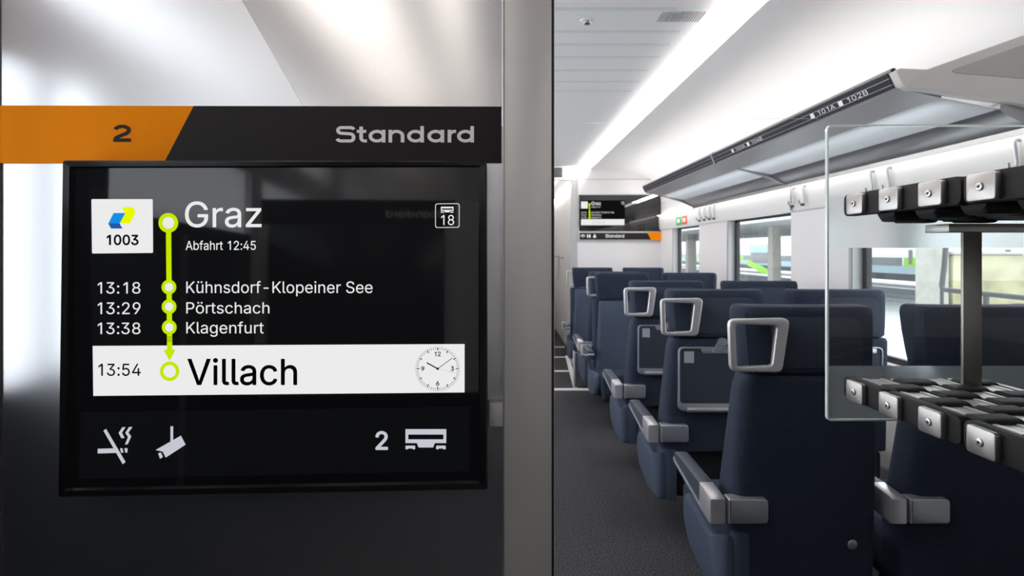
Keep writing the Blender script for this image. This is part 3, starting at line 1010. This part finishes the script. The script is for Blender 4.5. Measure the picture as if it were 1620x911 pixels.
def seat(name, X, Y, face, label, aisle, tray, full, handles=True):
    """face = 1 looks down the train away from the camera, -1 looks back; side -x of the seat is the armrest side when face = 1"""
    e = empty(name, (X, Y, 0), 0 if face > 0 else math.pi)
    sd = 1 if face > 0 else -1
    tag(e, label, 'seat', 'train seats')
    zlo = .20 if full else .455
    k = (sd, full)
    part_of('back_shell', ('shell', full), lambda: shell(sd, zlo), M['fabric'], e)
    hd_ = part_of('headrest', ('head', sd), lambda: headrest(sd), M['fabric'], e)
    if face > 0:
        part_of('headrest_panel', ('hpanel',), lambda: headpanel(sd), M['fabric_panel'], hd_)
    if face < 0:
        part_of('backrest_cushion', ('pad',), lambda: backpad(sd), M['fabric_lit'], e)
    part_of('seat_cushion', ('cush',), lambda: cushion(sd), M['fabric'], e)
    if aisle:
        part_of('side_shell', ('side', sd), lambda: sideshield(sd), M['fabric_lit'], e)
    part_of('seat_frame', ('under',), lambda: underframe(sd), M['black'], e)
    part_of('pedestal', ('ped', sd), lambda: pedestal(sd), M['darkgrey'], e)
    if aisle and handles:
        h = part_of('grab_handle', ('handle', sd), lambda: handle(sd), M['handle'], e)
        part_of('handle_mount', ('hm', sd), lambda: handle_mount(sd), M['black'], h)
    if aisle or face > 0:
        a = part_of('armrest', ('pad', sd, 'arm'), lambda: arm_pad(sd), M['leather'], e)
        part_of('armrest_edge', ('edge', sd), lambda: arm_edge(sd), M['silverline'], a)
        part_of('hinge_block', ('block', sd), lambda: arm_block(sd), M['handle'], a)
        part_of('armrest_bracket', ('bracket', sd), lambda: arm_bracket(sd), M['alu'], a)
    if tray:
        t = part_of('tray_table', ('tray',), lambda: tray_panel(sd), M['tray'], e)
        part_of('tray_frame', ('trayf',), lambda: tray_frame(sd), M['silverline'], t)
        part_of('tray_latch', ('trayl',), lambda: tray_latch(sd), M['silverline'], t)
        part_of('tray_hook', ('trayh',), lambda: tray_hook(sd), M['silverline'], t)
        part_of('tray_grip', ('trayb',), lambda: tray_bar(sd), M['alu_bright'], t)
        part_of('sticker', ('stick',), lambda: MB().box(-.164, -.118, -.0135, -.0118, .886, .940), M['sticker'], t)
        part_of('sticker_dot', ('dot',), lambda: MB().disc((-.125, -.0134, .890), (0, -1, 0), .006, .001, 16), M['green_dot'], t)
    return e

XA, XW = 1.02, 1.602
R1, R2, R3, R4, R5 = 1.93, 2.75, 3.57, 5.10, 6.74
s1 = seat('train_seat', XA, R1, 1, 'dark navy aisle seat seen from behind, full plain back, beside the glass divider', True, False, True)
kn = MB().disc((L(1353) + 0.0, .035, LZ(865)), (0, -1, 0), .017, .022, 22, .003)
kn.build('round_button', M['alu'], s1)
seat('train_seat', XW + .018, R1, 1, 'dark window seat seen from behind through the glass divider, behind the steel post', False, False, True)
s2 = seat('train_seat', XA, R2, 1, 'navy aisle seat with folded tray, second from the glass divider', True, True, False)
MB().disc((-.232, .034, .455), (-.5, -1, 0), .009, .014, 14, .003).build('screw', M['alu_bright'], s2)
seat('train_seat', XW, R2, 1, 'navy window seat next to the second aisle seat, partly covered by the glass divider', False, True, False)
seat('train_seat', XA, R3, 1, 'navy aisle seat with tray facing the seats that look back', True, True, False)
seat('train_seat', XW, R3, 1, 'navy window seat beside the middle window, third from the glass divider', False, True, False)
seat('train_seat', XA, R4, -1, 'blue aisle seat turned towards the camera, its grey cushion showing', True, False, False)
seat('train_seat', XW, R4, -1, 'blue window seat turned towards the camera, only its headrest showing', False, False, False)
seat('train_seat', XA, R4 + .17, 1, 'aisle seat hidden back to back behind the one turned to the camera, armrest showing', True, False, False, False)
seat('train_seat', XA, R5, -1, 'aisle seat under the far screen, turned towards the camera', True, False, False)
seat('train_seat', XW, R5, -1, 'window seat headrest under the far orange sign, turned towards the camera', False, False, False)

# ------------------------------------------------------------------ luggage rack by the glass divider
XE = 0.84
rack = empty('luggage_rack', (1.15, 1.2, 0))
tag(rack, 'steel and black rubber luggage rack with two shelves and a flat post', 'luggage rack')
caps = [1.383 - .122 * i for i in range(6)]
def shelf(zc, up):
    rows = [.912 + .070 * k for k in range(4)]
    sl = MB()
    for x in rows:
        for q in range(5):
            sl.box(x - .028 + q * .0108, x - .026 + q * .0108 + .0088, .60, 1.43, zc - .022, zc + .021 + (.002 if q in (0, 4) else 0), .0015, 1)
    s_ = rel(sl.build('shelf_slats', M['slat'], rack), rack)
    # rubber along the front edge, in links that cover two plates each
    ends = [(1.295, 1.445), (1.075, 1.290), (.855, 1.070), (.62, .850)]
    for a, b in ends:
        pr = round_poly(rect(a, b, zc - .027, zc + .027), .016, 5)
        MB().prism(pr, 'x', XE + .008, XE + .030, .003).build('rubber_edge', M['rubber'], s_)
    for k, x in enumerate(rows):
        for j in range(8):
            yc_ = 1.383 + .06 - .122 * j - (.061 if k % 2 else 0)
            if yc_ - .036 < .60 or yc_ + .036 > 1.445: continue
            key = ('rub', up)
            if key not in CACHE:
                m2 = MB(); secs = []
                for xx, s2_ in ((-.040, .8), (-.034, 1), (.034, 1), (.040, .8)):
                    secs.append([(xx, y * (1 - (1 - s2_) * .15), z * s2_) for y, z in round_poly(rect(-.031, .031, -.046 if up else -.029, .029), .018, 5)])
                CACHE[key] = m2.loft(secs).mesh('rubber_block', M['rubber'])
            o = link('rubber_block', CACHE[key], s_)
            o.location = (x, yc_, zc)
    for d in caps[:5]:
        pl = round_poly(rect(d - .031, d + .031, zc - .0245, zc + .0245), .007, 4)
        MB().prism(pl, 'x', XE - .004, XE + .008, .0015).build('steel_plate', M['steel'], s_)
        bo = MB().disc((XE - .003, d, zc), (-1, 0, 0), .0075, .004, 16, .001)
        bo.build('bolt', M['alu_bright'], s_)
        bo = MB().disc((XE - .0065, d, zc), (-1, 0, 0), .003, .0012, 6)
        bo.build('bolt_socket', M['black'], s_)
    return s_
ZU, ZL = H + .114, H - .334
shelf(ZU, True)
shelf(ZL, False)
rel(MB().box(1.165, 1.180, .55, 1.40, ZL - .03, ZL + .022, .002).build('side_rail', M['post'], rack), rack)
rel(MB().box(1.19, 1.95, .55, 1.42, ZL - .03, ZL - .012, .002).build('lower_plate', M['black'], rack), rack)
rel(MB().box(1.15, 1.95, .55, 1.42, ZU - .015, ZU + .01, .002).build('upper_plate', M['black'], rack), rack)
rel(MB().box(1.018, 1.95, 1.325, 1.40, H + .045, H + .064, .001).build('cross_beam', M['steel'], rack), rack)
rel(MB().box(1.063, 1.107, 1.34, 1.349, ZL - .03, H + .045, .002).build('post', M['post'], rack), rack)
rel(MB().box(1.80, 1.845, 1.34, 1.349, ZL - .03, H + .045, .002).build('post', M['post'], rack), rack)

# glass divider
YG = 1.455
gx0, gz1, gz0 = (1307 - VX) * YG / F, H + (VY - 197.5) * YG / F, H - (665 - VY) * YG / F
gd = empty('glass_divider', (1.4, YG, gz0))
tag(gd, 'frameless glass pane with frosted bands between the luggage rack and the seats', 'glass divider')
go = round_poly([(gx0, gz0), (XR, gz0), (XR, gz1), (gx0, gz1)], [.012, .001, .001, .016], 5)
gi = round_poly([(gx0 + .004, gz0 + .004), (XR - .001, gz0 + .004), (XR - .001, gz1 - .004), (gx0 + .004, gz1 - .004)], [.009, .001, .001, .012], 5)
mb = MB().raw([(x, YG, z) for x, z in go], [list(range(len(go)))])
rel(mb.build('pane', M['glass'], gd, smooth=0, fix=False), gd)
og = round_poly([(gx0, gz0), (XR, gz0), (XR, gz1), (gx0, gz1)], [.012, .001, .001, .016], 5)
# polished edge along the three free sides
ed = MB()
pth = og
secs = []
n_ = len(og)
ed2 = MB().ring([(x, z) for x, z in og], [(x, z) for x, z in gi], 'y', YG - .005, YG + .005, 0)
rel(ed2.build('polished_edge', M['edge'], gd, smooth=0), gd)
za, zb_ = H + (VY - 310) * YG / F, H + (VY - 392) * YG / F
fb = MB().raw([(gx0 + .004, YG - .001, zb_), (XR, YG - .001, zb_), (XR, YG - .001, za), (gx0 + .004, YG - .001, za)], [[0, 1, 2, 3]])
rel(fb.build('frosted_band', M['frost'], gd, smooth=0, fix=False), gd)
zc_ = H - (578.5 - VY) * YG / F
fb = MB().raw([(gx0 + .004, YG - .001, gz0 + .004), (XR, YG - .001, gz0 + .004), (XR, YG - .001, zc_), (gx0 + .004, YG - .001, zc_)], [[0, 1, 2, 3]])
rel(fb.build('frosted_band', M['frost'], gd, smooth=0, fix=False), gd)

# ------------------------------------------------------------------ overhead rack
orx = empty('overhead_rack', (1.7, 4, H + .6))
tag(orx, 'grey overhead luggage rack with dark reservation strip along the window side', 'overhead rack')
Y0, Y1, YM = 2.10, 5.83, 3.91
def along(name, prof, y0, y1, m, bev=0):
    return rel(MB().prism(prof, 'y', y0, y1, bev).build(name, m, orx), orx)
along('front_profile', [(1.405, H + .655), (1.412, H + .662), (1.45, H + .655), (1.50, H + .60), (1.60, H + .575), (1.585, H + .555), (1.44, H + .588), (1.43, H + .60)], Y0, Y1, M['rackgrey'])
along('top_edge', [(1.402, H + .651), (1.406, H + .662), (1.42, H + .664), (1.418, H + .65)], Y0, Y1, M['rackmetal'])
fs_ = along('reservation_strip', [(1.404, H + .648), (1.428, H + .596), (1.434, H + .598), (1.412, H + .652)], Y0 + .02, Y1, M['fascia'])
for t0, t1 in ((.30, .34), (.72, .76)):
    a = Vector((1.404, H + .648)); b = Vector((1.428, H + .596))
    p0, p1 = a.lerp(b, t0), a.lerp(b, t1)
    along('strip_line', [(p0.x - .0012, p0.y - .0005), (p1.x - .0012, p1.y - .0005), (p1.x + .002, p1.y), (p0.x + .002, p0.y)], Y0 + .02, Y1, M['rackmetal'])
def rackmark(s_, px, dlen=.20, h0=.42, h1=.72):
    d = 1.414 * F / (px - VX)
    m_ = fit(text2d(s_), 0, 1, 1, 0)
    vs, fs = m_
    a = Vector((1.404, H + .648)); b = Vector((1.428, H + .596))
    out = []
    for u, v in vs:
        q = b.lerp(a, .30 + .34 * v)
        out.append((q.x - .0022, d - dlen / 2 + u * dlen, q.y - .001))
    # read from the aisle: the writing runs from far to near
    out = [(x, 2 * d - y, z) for x, y, z in out]
    return rel(MB().raw(out, fs).build('seat_number', M['signwhite'], orx, smooth=0, fix=False), orx)
for s_, px in (('101A', 1307), ('102B', 1356), ('103A', 1171), ('104B', 1197)):
    rackmark(s_, px, .13)
    d = 1.414 * F / (px - VX)
    a = Vector((1.404, H + .648)); b = Vector((1.428, H + .596)); p0, p1 = b.lerp(a, .28), b.lerp(a, .66)
    rel(MB().raw([(p0.x - .002, d + .10, p0.y - .001), (p0.x - .002, d + .13, p0.y - .001), (p1.x - .002, d + .13, p1.y - .001), (p1.x - .002, d + .10, p1.y - .001)], [[0, 1, 2, 3]]).build('seat_symbol', M['signwhite'], orx, smooth=0, fix=False), orx)
for a, b in ((Y0 + .02, YM - .02), (YM + .02, Y1 - .02)):
    along('shelf_panel', [(1.583, H + .557), (1.80, H + .515), (1.80, H + .522), (1.583, H + .566)], a, b, M['rackpanel'])
along('rear_profile', [(1.798, H + .513), (1.812, H + .500), (1.905, H + .452), (1.97, H + .452), (1.97, H + .53), (1.80, H + .53)], Y0, Y1, M['rackmetal'])
for y in (YM, Y1 - .02):
    pr = [(1.56, H + .560), (1.66, H + .535), (1.80, H + .492), (1.90, H + .448), (1.903, H + .47), (1.80, H + .53), (1.56, H + .575)]
    along('support_arm', pr, y - .018, y + .018, M['rackmetal'], .003)
along('joint', [(1.400, H + .655), (1.412, H + .668), (1.44, H + .65), (1.436, H + .585), (1.426, H + .59)], YM - .012, YM + .012, M['rackmetal'])
k2 = Y0 / F
def c2(px, py): return ((px - VX) * k2, H + (VY - py) * k2)
cap = [c2(1409, 116), c2(1416, 111), c2(1459, 113), c2(1622, 55), (1.975, c2(1680, 38)[1]), (1.975, c2(1680, 182)[1]), c2(1600, 166), c2(1478, 150), c2(1428, 142), c2(1420, 137)]
rel(MB().prism(cap, 'y', Y0 - .028, Y0 + .012, .006).build('end_cap', M['endcap'], orx), orx)
ins = round_poly([c2(1484, 118), c2(1640, 64), c2(1640, 131)], [.012, .004, .004], 4)
rel(MB().prism(ins, 'y', Y0 - .031, Y0 - .02, .001).build('end_inset', M['endpanel'], orx), orx)
along('added_light_channel', [(1.60, H + .60), (1.71, H + .60), (1.71, H + .655), (1.704, H + .655), (1.704, H + .606), (1.606, H + .606), (1.606, H + .64), (1.60, H + .64)], Y0 + .02, Y1, M['rackgrey'])  # unseen trough, added to aim the strip upward and shield the shelf
along('added_lamp_lip', [(1.904, H + .430), (1.911, H + .430), (1.911, H + .47), (1.904, H + .47)], Y0, Y1, M['rackmetal'])  # lip added to hide the strip above the hook rail
strip('rack_light', 1.62, 1.69, Y0 + .03, YE - .05, H + .608, H + .614, M['racklamp'], 'light strip on top of the overhead rack washing the curved ceiling')
strip('rack_light', 1.916, 1.940, Y0 + .03, YE - .1, H + .4405, H + .4455, M['underlamp'], 'light strip under the overhead rack washing the hook rail')

strip('rack_light', 1.62, 1.69, Y0 + .05, Y1 - .05, H + .594, H + .599, M['panelfill'], 'added fill light that brightens the frosted shelf panels of the overhead rack')  # unseen strip, added so the shelf panels look brighter
# hook rail under the rack
rail = struct(MB().prism([(1.952, H + .44), (1.966, H + .45), (XR + .001, H + .45), (XR + .001, H + .268), (1.972, H + .272), (1.962, H + .29)], 'y', 1.5, YE - .03).build('trim_2', M['rail']))
MB().box(1.948, 1.968, 3.93, 3.936, H + .28, H + .44).build('joint', M['grey'], rail, smooth=0)
def hook(px, zt_, zb2, i):
    d = 1.955 * F / (px - VX)
    e = empty('coat_hook', (1.955, d, H + zb2))
    mb = MB()
    hgt = zt_ - zb2
    mb.tube([(.01, 0, hgt), (-.018, 0, hgt - .004), (-.020, 0, hgt - .02), (-.012, 0, .03), (-.016, 0, .012), (-.032, 0, .004), (-.045, 0, .014), (-.047, 0, .03)], .0068, 8)
    mb.build('wire', M['alu'], e)
    MB().disc((.006, .035, .0), (-1, 0, 0), .008, .022, 12, .002).build('stop_knob', M['darkgrey'], e)
    return e
names = {1614: 'coat hook on the rail at the frame edge above the luggage rack',
         1410: 'coat hook seen through the glass, nearer to the luggage rack of two', 1383: 'coat hook seen through the glass, farther from the luggage rack of two',
         1275: 'coat hook just before the glass divider edge, nearer one of the pair', 1258: 'coat hook just before the glass divider edge, farther one of the pair',
         1132: 'first coat hook of four between the two far windows, counted from the camera', 1125: 'second coat hook of four between the two far windows, counted from the camera',
         1117: 'third coat hook of four between the two far windows, counted from the camera', 1109: 'fourth coat hook of four between the two far windows, counted from the camera'}
for i, px in enumerate(names):
    tag(hook(px, .425, .305, i), names[px], 'coat hook', 'coat hooks on the rail')
# safety signs on the rail
for px, m, lab in ((1073.5, 'green', 'small green exit pictogram on the hook rail near the end wall'), (1082.5, 'red', 'small red emergency pictogram on the hook rail next to the green one')):
    d = 1.955 * F / (px - VX)
    e = empty('safety_sign', (1.958, d, H + .34))
    MB().box(-.006, .006, -.085, .085, -.045, .045, .003).build('plate', M[m], e)
    MB().box(-.0075, -.006, -.05, .04, -.02, .022).build('pictogram', M['signwhite'], e)
    tag(e, lab, 'sign')

# ------------------------------------------------------------------ end wall display and sign
def ep(px, py, lift=0.0): return at(px, py, YE) + Vector((0, -lift - .0, 0))
endp = Plane(ep)
ed_ = empty('end_screen', ep(982, 366))
tag(ed_, 'wide black glass screen on the far end wall with a small journey display', 'screen')
def eprism(name, x0, x1, y0, y1, m, parent, lift, bev=0):
    a, b = ep(x0, y1), ep(x1, y0)
    return rel(MB().box(a.x, b.x, YE - lift, YE - .0005, a.z, b.z, bev).build(name, m, parent), parent)
eprism('glass', 916, 1046, 308.5, 366, M['screen'], ed_, .02)
dsp = rel(endp.put('display', poly((917.5, 317), (988, 317), (988, 357), (917.5, 357)), M['spanel'], ed_, .0206), ed_)
def dp(name, mark, m, lift): return endp.put(name, mark, m, dsp, lift)
dp('route_card', poly((918.8, 319), (929.5, 319), (929.5, 330), (918.8, 330)), M['sbar'], .0215)
dp('final_stop_bar', poly((918.8, 346.8), (987.3, 346.8), (987.3, 356.3), (918.8, 356.3)), M['sbar'], .0215)
dp('route_line', merge(poly((931.4, 323), (933, 323), (933, 348), (931.4, 348)), *[circle(932.2, y, 1.7, 14) for y in (323.5, 336.3, 340.3, 344.3)]), M['sy'], .022)
dp('station_name', fit(text2d('Graz', .01), 935, 950, 319, 324.8), M['sw'], .0215)
dp('departure_note', fit(text2d('Abfahrt 12:45'), 935, 949, 326.5, 328.8), M['sw'], .0215)
for s_, y in (('13:18', 334.8), ('13:29', 338.8), ('13:38', 343)):
    dp('stop_time', fit(text2d(s_), 919, 927.3, y, y + 2.7), M['sw'], .0215)
dp('stop_name', fit(text2d('Kühnsdorf-Klopeiner See'), 935, 971, 334.6, 338), M['sw'], .0215)
dp('stop_name', fit(text2d('Pörtschach'), 935, 951, 338.7, 341.4), M['sw'], .0215)
dp('stop_name', fit(text2d('Klagenfurt'), 935, 950.5, 342.8, 346), M['sw'], .0215)
dp('station_name', fit(text2d('Villach'), 936, 957, 348.6, 354.2), M['sgrey'], .022)
dp('carriage_number', fit(text2d('18'), 982, 987, 319, 324), M['sw'], .0215)

es_ = empty('class_sign', ep(982, 380))
tag(es_, 'thin charcoal and orange class band under the far end wall screen', 'sign')
eprism('sign_rail', 914, 1049, 366, 381, M['grey'], es_, .03, .004)
pl = [ep(916.5, 368.5), ep(1023, 368.5), ep(1029, 379), ep(916.5, 379)]
rel(MB().prism([(p.x, p.z) for p in pl], 'y', YE - .034, YE - .029).build('charcoal_field', M['charcoal'], es_, smooth=0), es_)
pl = [ep(1023, 367.2), ep(1048.5, 367.2), ep(1048.5, 380), ep(1029, 380)]
rel(MB().prism([(p.x, p.z) for p in pl], 'y', YE - .034, YE - .029).build('orange_field', M['orange'], es_, smooth=0), es_)
rel(endp.put('lettering', fit(wide_standard(), 957, 986.5, 370.8, 375.8), M['signwhite'], es_, .035), es_)
ic = merge(union(stroke(arc(921.5, 374.2, 2.9, -2.6, 0, 180, 10), 1.3, 1.3)), circle(921.5, 374.6, 1.0, 10),
           poly((928, 371), (930, 371), (930, 376), (928, 376)), poly((931.2, 371), (933.6, 371), (933.6, 376), (931.2, 376)), circle(940, 371.6, 1.2, 10), poly((938.2, 372.6), (941.8, 372.6), (942.6, 376), (937.4, 376)))
rel(endp.put('pictograms', ic, M['signwhite'], es_, .035), es_)

# ------------------------------------------------------------------ small things on ceiling and floor
dx = 0.393
sd_ = empty('smoke_detector', (dx, 2.70, ZC))
MB().disc((0, 0, 0), (0, 0, -1), .032, .006, 28, .003).build('rim', M['rail'], sd_)
MB().disc((0, 0, -.005), (0, 0, -1), .019, .014, 24, .006).build('sensor', M['post'], sd_)
tag(sd_, 'small round white sensor with a grey centre on the ceiling', 'detector')
vg = empty('ceiling_grille', (.82, 2.66, ZC))
gr = MB()
for i in range(16):
    gr.box(-.10 + i * .0125, -.10 + i * .0125 + .0045, -.055, .055, -.002, .001)
gr.build('slots', M['perf'], vg, smooth=0)
tag(vg, 'pale slotted square grille in the ceiling beside the light strip', 'grille')
fm = MB()
def flo(px, py):
    d = H * F / (py - VY)
    return ((px - VX) * d / F, d)
for y, x1, t in ((616, 934, .09), (587, 904, .07), (565, 896, .07), (549, 893, .07)):
    a = flo(800, y); b = flo(x1, y)
    fm.box(-.35, b[0], a[1] - t / 2, a[1] + t / 2, .0, .003)
p0, p1 = flo(907, 614), flo(894, 563)
fm.raw([(p0[0], p0[1], .0035), (p0[0] + .05, p0[1], .0035), (p1[0] + .05, p1[1], .0035), (p1[0], p1[1], .0035)], [[0, 1, 2, 3]])
struct(fm.build('floor_marking', M['rail'], smooth=0))
bn = empty('waste_bin', (.84, 6.08, 0))
MB().box(-.09, .10, -.06, .03, .004, .36, .008).build('body', M['darkgrey'], bn)
MB().box(-.10, -.088, -.065, .035, .004, .37, .003).build('side_trim', M['grey'], bn)
tag(bn, 'low dark waste box on the floor where the white floor lines begin', 'bin')

# ------------------------------------------------------------------ outside
GZ = H - 2.15
struct(MB().box(XR + .6, 90, -8, 140, GZ - .2, GZ).build('ground', M['platform'], smooth=0))
tb = MB()
for x in (16.4, 19.6):
    tb.box(x, x + 2.0, -4, 130, GZ, GZ + .03)
tr = struct(tb.build('trackbed', M['ballast'], smooth=0))
rr = MB()
for x in (16.6, 18.0, 19.8, 21.2):
    rr.box(x, x + .08, -4, 130, GZ + .02, GZ + .18)
rr.build('rails', M['canopy'], tr, smooth=0)
def train(x, y0, y1, label):
    e = empty('passenger_train', (x, y0, GZ + .3))
    Ln = y1 - y0
    def Z(r): return H + r - e.location.z
    MB().prism([(0, Z(-1.35)), (0, Z(1.4)), (.25, Z(1.9)), (1, Z(2.1)), (2.2, Z(2.1)), (2.9, Z(1.4)), (2.9, Z(-1.35))], 'y', 0, Ln, .05).build('body', M['trainwhite'], e)
    MB().box(-.02, 0, 0, Ln, Z(-1.35), Z(-.85)).build('lower_stripe', M['trainblue'], e, smooth=0)
    MB().box(-.03, .3, .0, Ln, Z(-1.75), Z(-1.33)).build('skirt', M['darkgrey'], e, smooth=0)
    y = 1.0; i = 0
    while y < Ln - 6.0:
        MB().box(-.03, .0, y, y + 4.9, Z(-.86), Z(-.36)).build('side_window', M['trainglass'], e, smooth=0)
        g = MB().box(-.028, .0, y + 4.9, y + 6.4, Z(-.90), Z(-.34)).build('door_panel', M['traingreen'], e, smooth=0)
        MB().box(-.035, -.028, y + 5.7, y + 6.0, Z(-.75), Z(.1)).build('door_window', M['trainglass'], g, smooth=0)
        y += 6.6; i += 1
    return tag(e, label, 'train')
train(24.0, 20.7, 46, 'white, green and pale blue train standing outside the nearer window')
t2 = train(25.5, 49, 100, 'white and green train standing outside the middle and far windows')
def tz(r): return H + r - t2.location.z
MB().box(-.06, 0, 55.0 - 49, 60.0 - 49, tz(-.1), tz(.75)).build('cab_windscreen', M['trainblue'], t2, smooth=0)
MB().box(-.07, 0, 54.6 - 49, 59.6 - 49, tz(-1.1), tz(-.12)).build('cab_mask', M['trainglass'], t2, smooth=0)
MB().prism([(54.6 - 49, tz(-1.9)), (60.4 - 49, tz(-.75)), (60.4 - 49, tz(-1.4)), (56 - 49, tz(-2.3)), (54.6 - 49, tz(-2.3))], 'x', -.1, 0).build('green_sweep', M['traingreen'], t2, smooth=0)
cn = empty('platform_canopy', (15, 45, H + 1.2))
MB().box(-5.5, 7, -26, 60, -.02, .4).build('roof', M['canopy'], cn, smooth=0)
MB().box(-5.6, -5.4, -26, 60, -.12, .5).build('edge_beam', M['grey'], cn, smooth=0)
tag(cn, 'grey platform roof outside the middle window', 'roof')
def column(px, wpx, x, m, ztop, label, base=GZ):
    d = x * F / (px - VX); w_ = wpx * d / F
    e = empty('concrete_column', (x, d, base))
    MB().box(-w_ / 2, w_ / 2, -.25, .25, 0, ztop - base, .03).build('shaft', m, e)
    MB().box(-w_ / 2 - .08, w_ / 2 + .08, -.33, .33, 0, .25, .03).build('base_block', M['concrete'], e)
    return tag(e, label, 'column')
column(1225, 14, 12.5, M['concrete'], H + 1.34, 'grey concrete column standing outside the middle window')
column(1474, 27, 9.0, M['concrete'], H + 1.6, 'grey concrete column outside the nearer window, before the stained wall')
column(1093, 14, 13.0, M['concrete'], H + 1.34, 'grey concrete column standing outside the far window')
d0 = 10.0
e = empty('concrete_wall_block', (10.0, 10.0 * F / (1546 - VX), GZ))
w_ = 112 * e.location.y / F
MB().box(-w_ / 2, w_ / 2, -.3, .3, 0, H - .06 - GZ, .04).build('block', M['lichen'], e)
MB().box(-w_ / 2 - .05, w_ / 2 + .05, -.35, .35, H - .06 - GZ, H + .0 - GZ, .02).build('coping', M['concrete'], e)
tag(e, 'yellow stained concrete block outside the nearer window', 'block')
# platform railing close to the train
hr = MB()
P = [at(1497, 380, 4.2), at(1494, 420, 4.2), at(1490, 452, 4.2), at(1492, 458, 4.18), at(1500, 459, 4.15), at(1560, 465, 3.95), at(1640, 473, 3.7)]
hr.tube(P, .018, 10)
hr.tube([at(1560, 465, 3.95), Vector((at(1560, 465, 3.95).x, 3.95, GZ))], .018, 8)
hr.tube([at(1490, 452, 4.2), Vector((at(1490, 452, 4.2).x, 4.2, GZ))], .012, 8)
tag(hr.build('railing', M['darkgrey']), 'dark bent railing outside the nearer window behind the steel post', 'railing')
